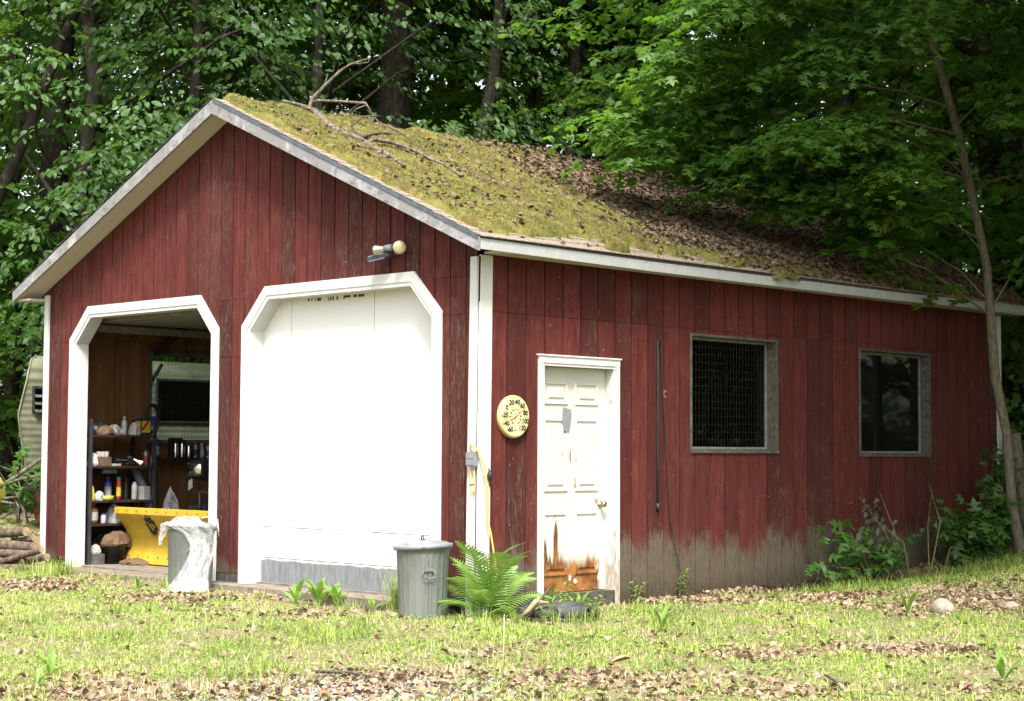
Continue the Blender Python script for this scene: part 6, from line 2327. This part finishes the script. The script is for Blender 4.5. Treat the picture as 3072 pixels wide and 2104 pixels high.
ROT = math.atan2(RGT[1], RGT[0])
LB = [(lawn(1000, 2085), 1.7, .55), (lawn(1800, 2055), 1.2, .5), (lawn(450, 2090), 1.0, .28), (lawn(2350, 2080), .8, .3), (lawn(1350, 2030), .6, .3), (lawn(2300, 1975), .5, .2), (lawn(2700, 1960), .7, .35), (lawn(2950, 1800), .9, .9), (lawn(500, 1800), .6, .3),
      (lawn(150, 1765), .7, .5), (lawn(2150, 1808), .9, .3), (lawn(2500, 1800), .6, .4), (lawn(2950, 2080), .7, .3), (lawn(650, 1800), .7, .3), (lawn(950, 1850), .7, .25)]


def litter_d(x, y):
    s = 0
    for c, rx, ry in LB:
        s = np.maximum(s, blob(x, y, c, rx, ry, ROT))
    n = fbm(x * 1.6 + 20, y * 1.6 + 20, 61, 4)
    wall = .9 * np.exp(-((x - .18) / .26) ** 2) * (y > 1.9) * (y < 9)
    s = np.maximum(s, wall)
    return np.clip(s * 1.15 - .10 + (n - .5) * 1.6, 0, 1)


# grass
x, y = lawn_points(400000)
L_ = litter_d(x, y)
n1 = fbm(x * 2.2 + 9, y * 2.2 + 9, 71, 4)
n2 = fbm(x * 7 + 9, y * 7 + 9, 73, 3)
dens = np.clip(1.1 - 1.15 * L_, .06, 1) * np.clip(.35 + 1.9 * (n1 - .3), .12, 1)
apron = (y > -.75) & (y < .1) & (x < -.6)
dens = np.where(apron & (n2 < .6), dens * .10, dens)
dens = np.where((x < .55) & (y > 1.0), dens * .25, dens)
k = g.random(len(x)) < dens
x, y, n1, n2 = x[k], y[k], n1[k], n2[k]
tall = S01((n2 - .52) / .12) * S01((n1 - .45) / .15)
near_wall = np.exp(-np.minimum(np.abs(x - .45), np.abs(y + .75)) ** 2 / .08)
H = g.uniform(.018, .052, len(x)) + tall * g.uniform(.0, .12, len(x)) + near_wall * g.uniform(0, .03, len(x)) + (y > 4) * g.uniform(0, .06, len(x))
P = np.stack([x, y, ground_z(x, y) - .006], 1)
gm = np_mesh('grass', *grass_geo(P, H, g, .0032, 1.25), 'grass')
tag(link('grass', gm, None, 'stuff'), 'thin patchy lawn grass growing before the garage', 'grass')
# dry straw among it
x, y = lawn_points(60000)
k = g.random(len(x)) < .35 + .3 * litter_d(x, y)
x, y = x[k], y[k]
P = np.stack([x, y, ground_z(x, y) - .004], 1)
gm = np_mesh('dry_straw', *grass_geo(P, g.uniform(.03, .08, len(x)), g, .0022, 2.2), 'straw')
tag(link('dry_straw', gm, None, 'stuff'), 'dry yellow straw lying among the lawn grass', 'straw')
# small round leaves of the ground cover
x, y = lawn_points(240000)
n3 = fbm(x * 1.9 + 33, y * 1.9 + 33, 81, 4)
k = (g.random(len(x)) < np.clip(1.15 - 1.35 * litter_d(x, y), .04, 1) * np.clip(.12 + 2.4 * (n3 - .40), .06, 1)) & ~((y > -.7) & (y < .1) & (x < -.6))
k &= ~((x < .5) & (y > 1.5))
x, y = x[k], y[k]
n = len(x)
P = np.stack([x, y, ground_z(x, y) + g.uniform(.005, .045, n)], 1)
nm = unit(g.normal(0, .45, (n, 3)) + np.array([0, 0, 1]))
dr = unit(g.normal(0, 1, (n, 3)) * np.array([1, 1, .2]))
v, f = scatter(LO_V, LO_F, P, dr, nm, g.uniform(.012, .034, n))
tag(link('ground_cover', np_mesh('ground_cover', v, f, 'clover'), None, 'stuff'), 'low small leaved green ground cover in the lawn', 'ground cover')
# dead leaves
x, y = lawn_points(155000)
k = g.random(len(x)) < np.clip(litter_d(x, y) * 1.2, .035, 1)
x, y = x[k], y[k]
n = len(x)
P = np.stack([x, y, ground_z(x, y) + g.uniform(.008, .04, n)], 1)
v, f = litter(P, np.repeat(np.array([[0, 0, 1.0]]), n, 0), RNG.uniform(.018, .062, n), .75)
tag(link('lawn_leaves', np_mesh('lawn_leaves', v, f, 'litter'), None, 'stuff'), 'brown dead leaves scattered in patches over the lawn', 'dead leaves')
# gravel at the bottom
c = lawn(1120, 2085)
n = 2600
x = c[0] + g.normal(0, .55, n) * cos(ROT) - g.normal(0, .3, n) * sin(ROT)
y = c[1] + g.normal(0, .55, n) * sin(ROT) + g.normal(0, .3, n) * cos(ROT)
ico = bmesh.new()
bmesh.ops.create_icosphere(ico, subdivisions=1, radius=1)
iv_ = np.array([tuple(q.co) for q in ico.verts]) * np.array([1, .75, .55])
if_ = np.array([[q.index for q in fc.verts] for fc in ico.faces])
ico.free()
P = np.stack([x, y, ground_z(x, y) + .006], 1)
v, f = scatter(iv_, if_, P, unit(g.normal(0, 1, (n, 3)) * np.array([1, 1, .2])), unit(g.normal(0, .3, (n, 3)) + np.array([0, 0, 1])), g.uniform(.006, .02, n))
tag(link('gravel', np_mesh('gravel', v, f, 'gravel'), None, 'stuff'), 'pale gravel showing through the litter at the bottom', 'gravel')
# twigs in the litter
x, y = lawn_points(5000)
k = g.random(len(x)) < litter_d(x, y) * .5
x, y = x[k], y[k]
n = len(x)
P = np.stack([x, y, ground_z(x, y) + g.uniform(.01, .04, n)], 1)
bv = np.array([(-.5, -.02, 0), (-.5, .02, 0), (-.5, 0, .03), (.5, -.012, 0), (.5, .012, 0), (.5, 0, .02)], float)
bf = np.array([(0, 1, 4), (0, 4, 3), (1, 2, 5), (1, 5, 4), (2, 0, 3), (2, 3, 5)])
v, f = scatter(bv, bf, P, unit(g.normal(0, 1, (n, 3)) * np.array([1, 1, .15])), unit(g.normal(0, .2, (n, 3)) + np.array([0, 0, 1])), g.uniform(.06, .22, n))
tag(link('lawn_twigs', np_mesh('lawn_twigs', v, f, 'twig_dark'), None, 'stuff'), 'small dead twigs strewn in the lawn litter', 'twigs')
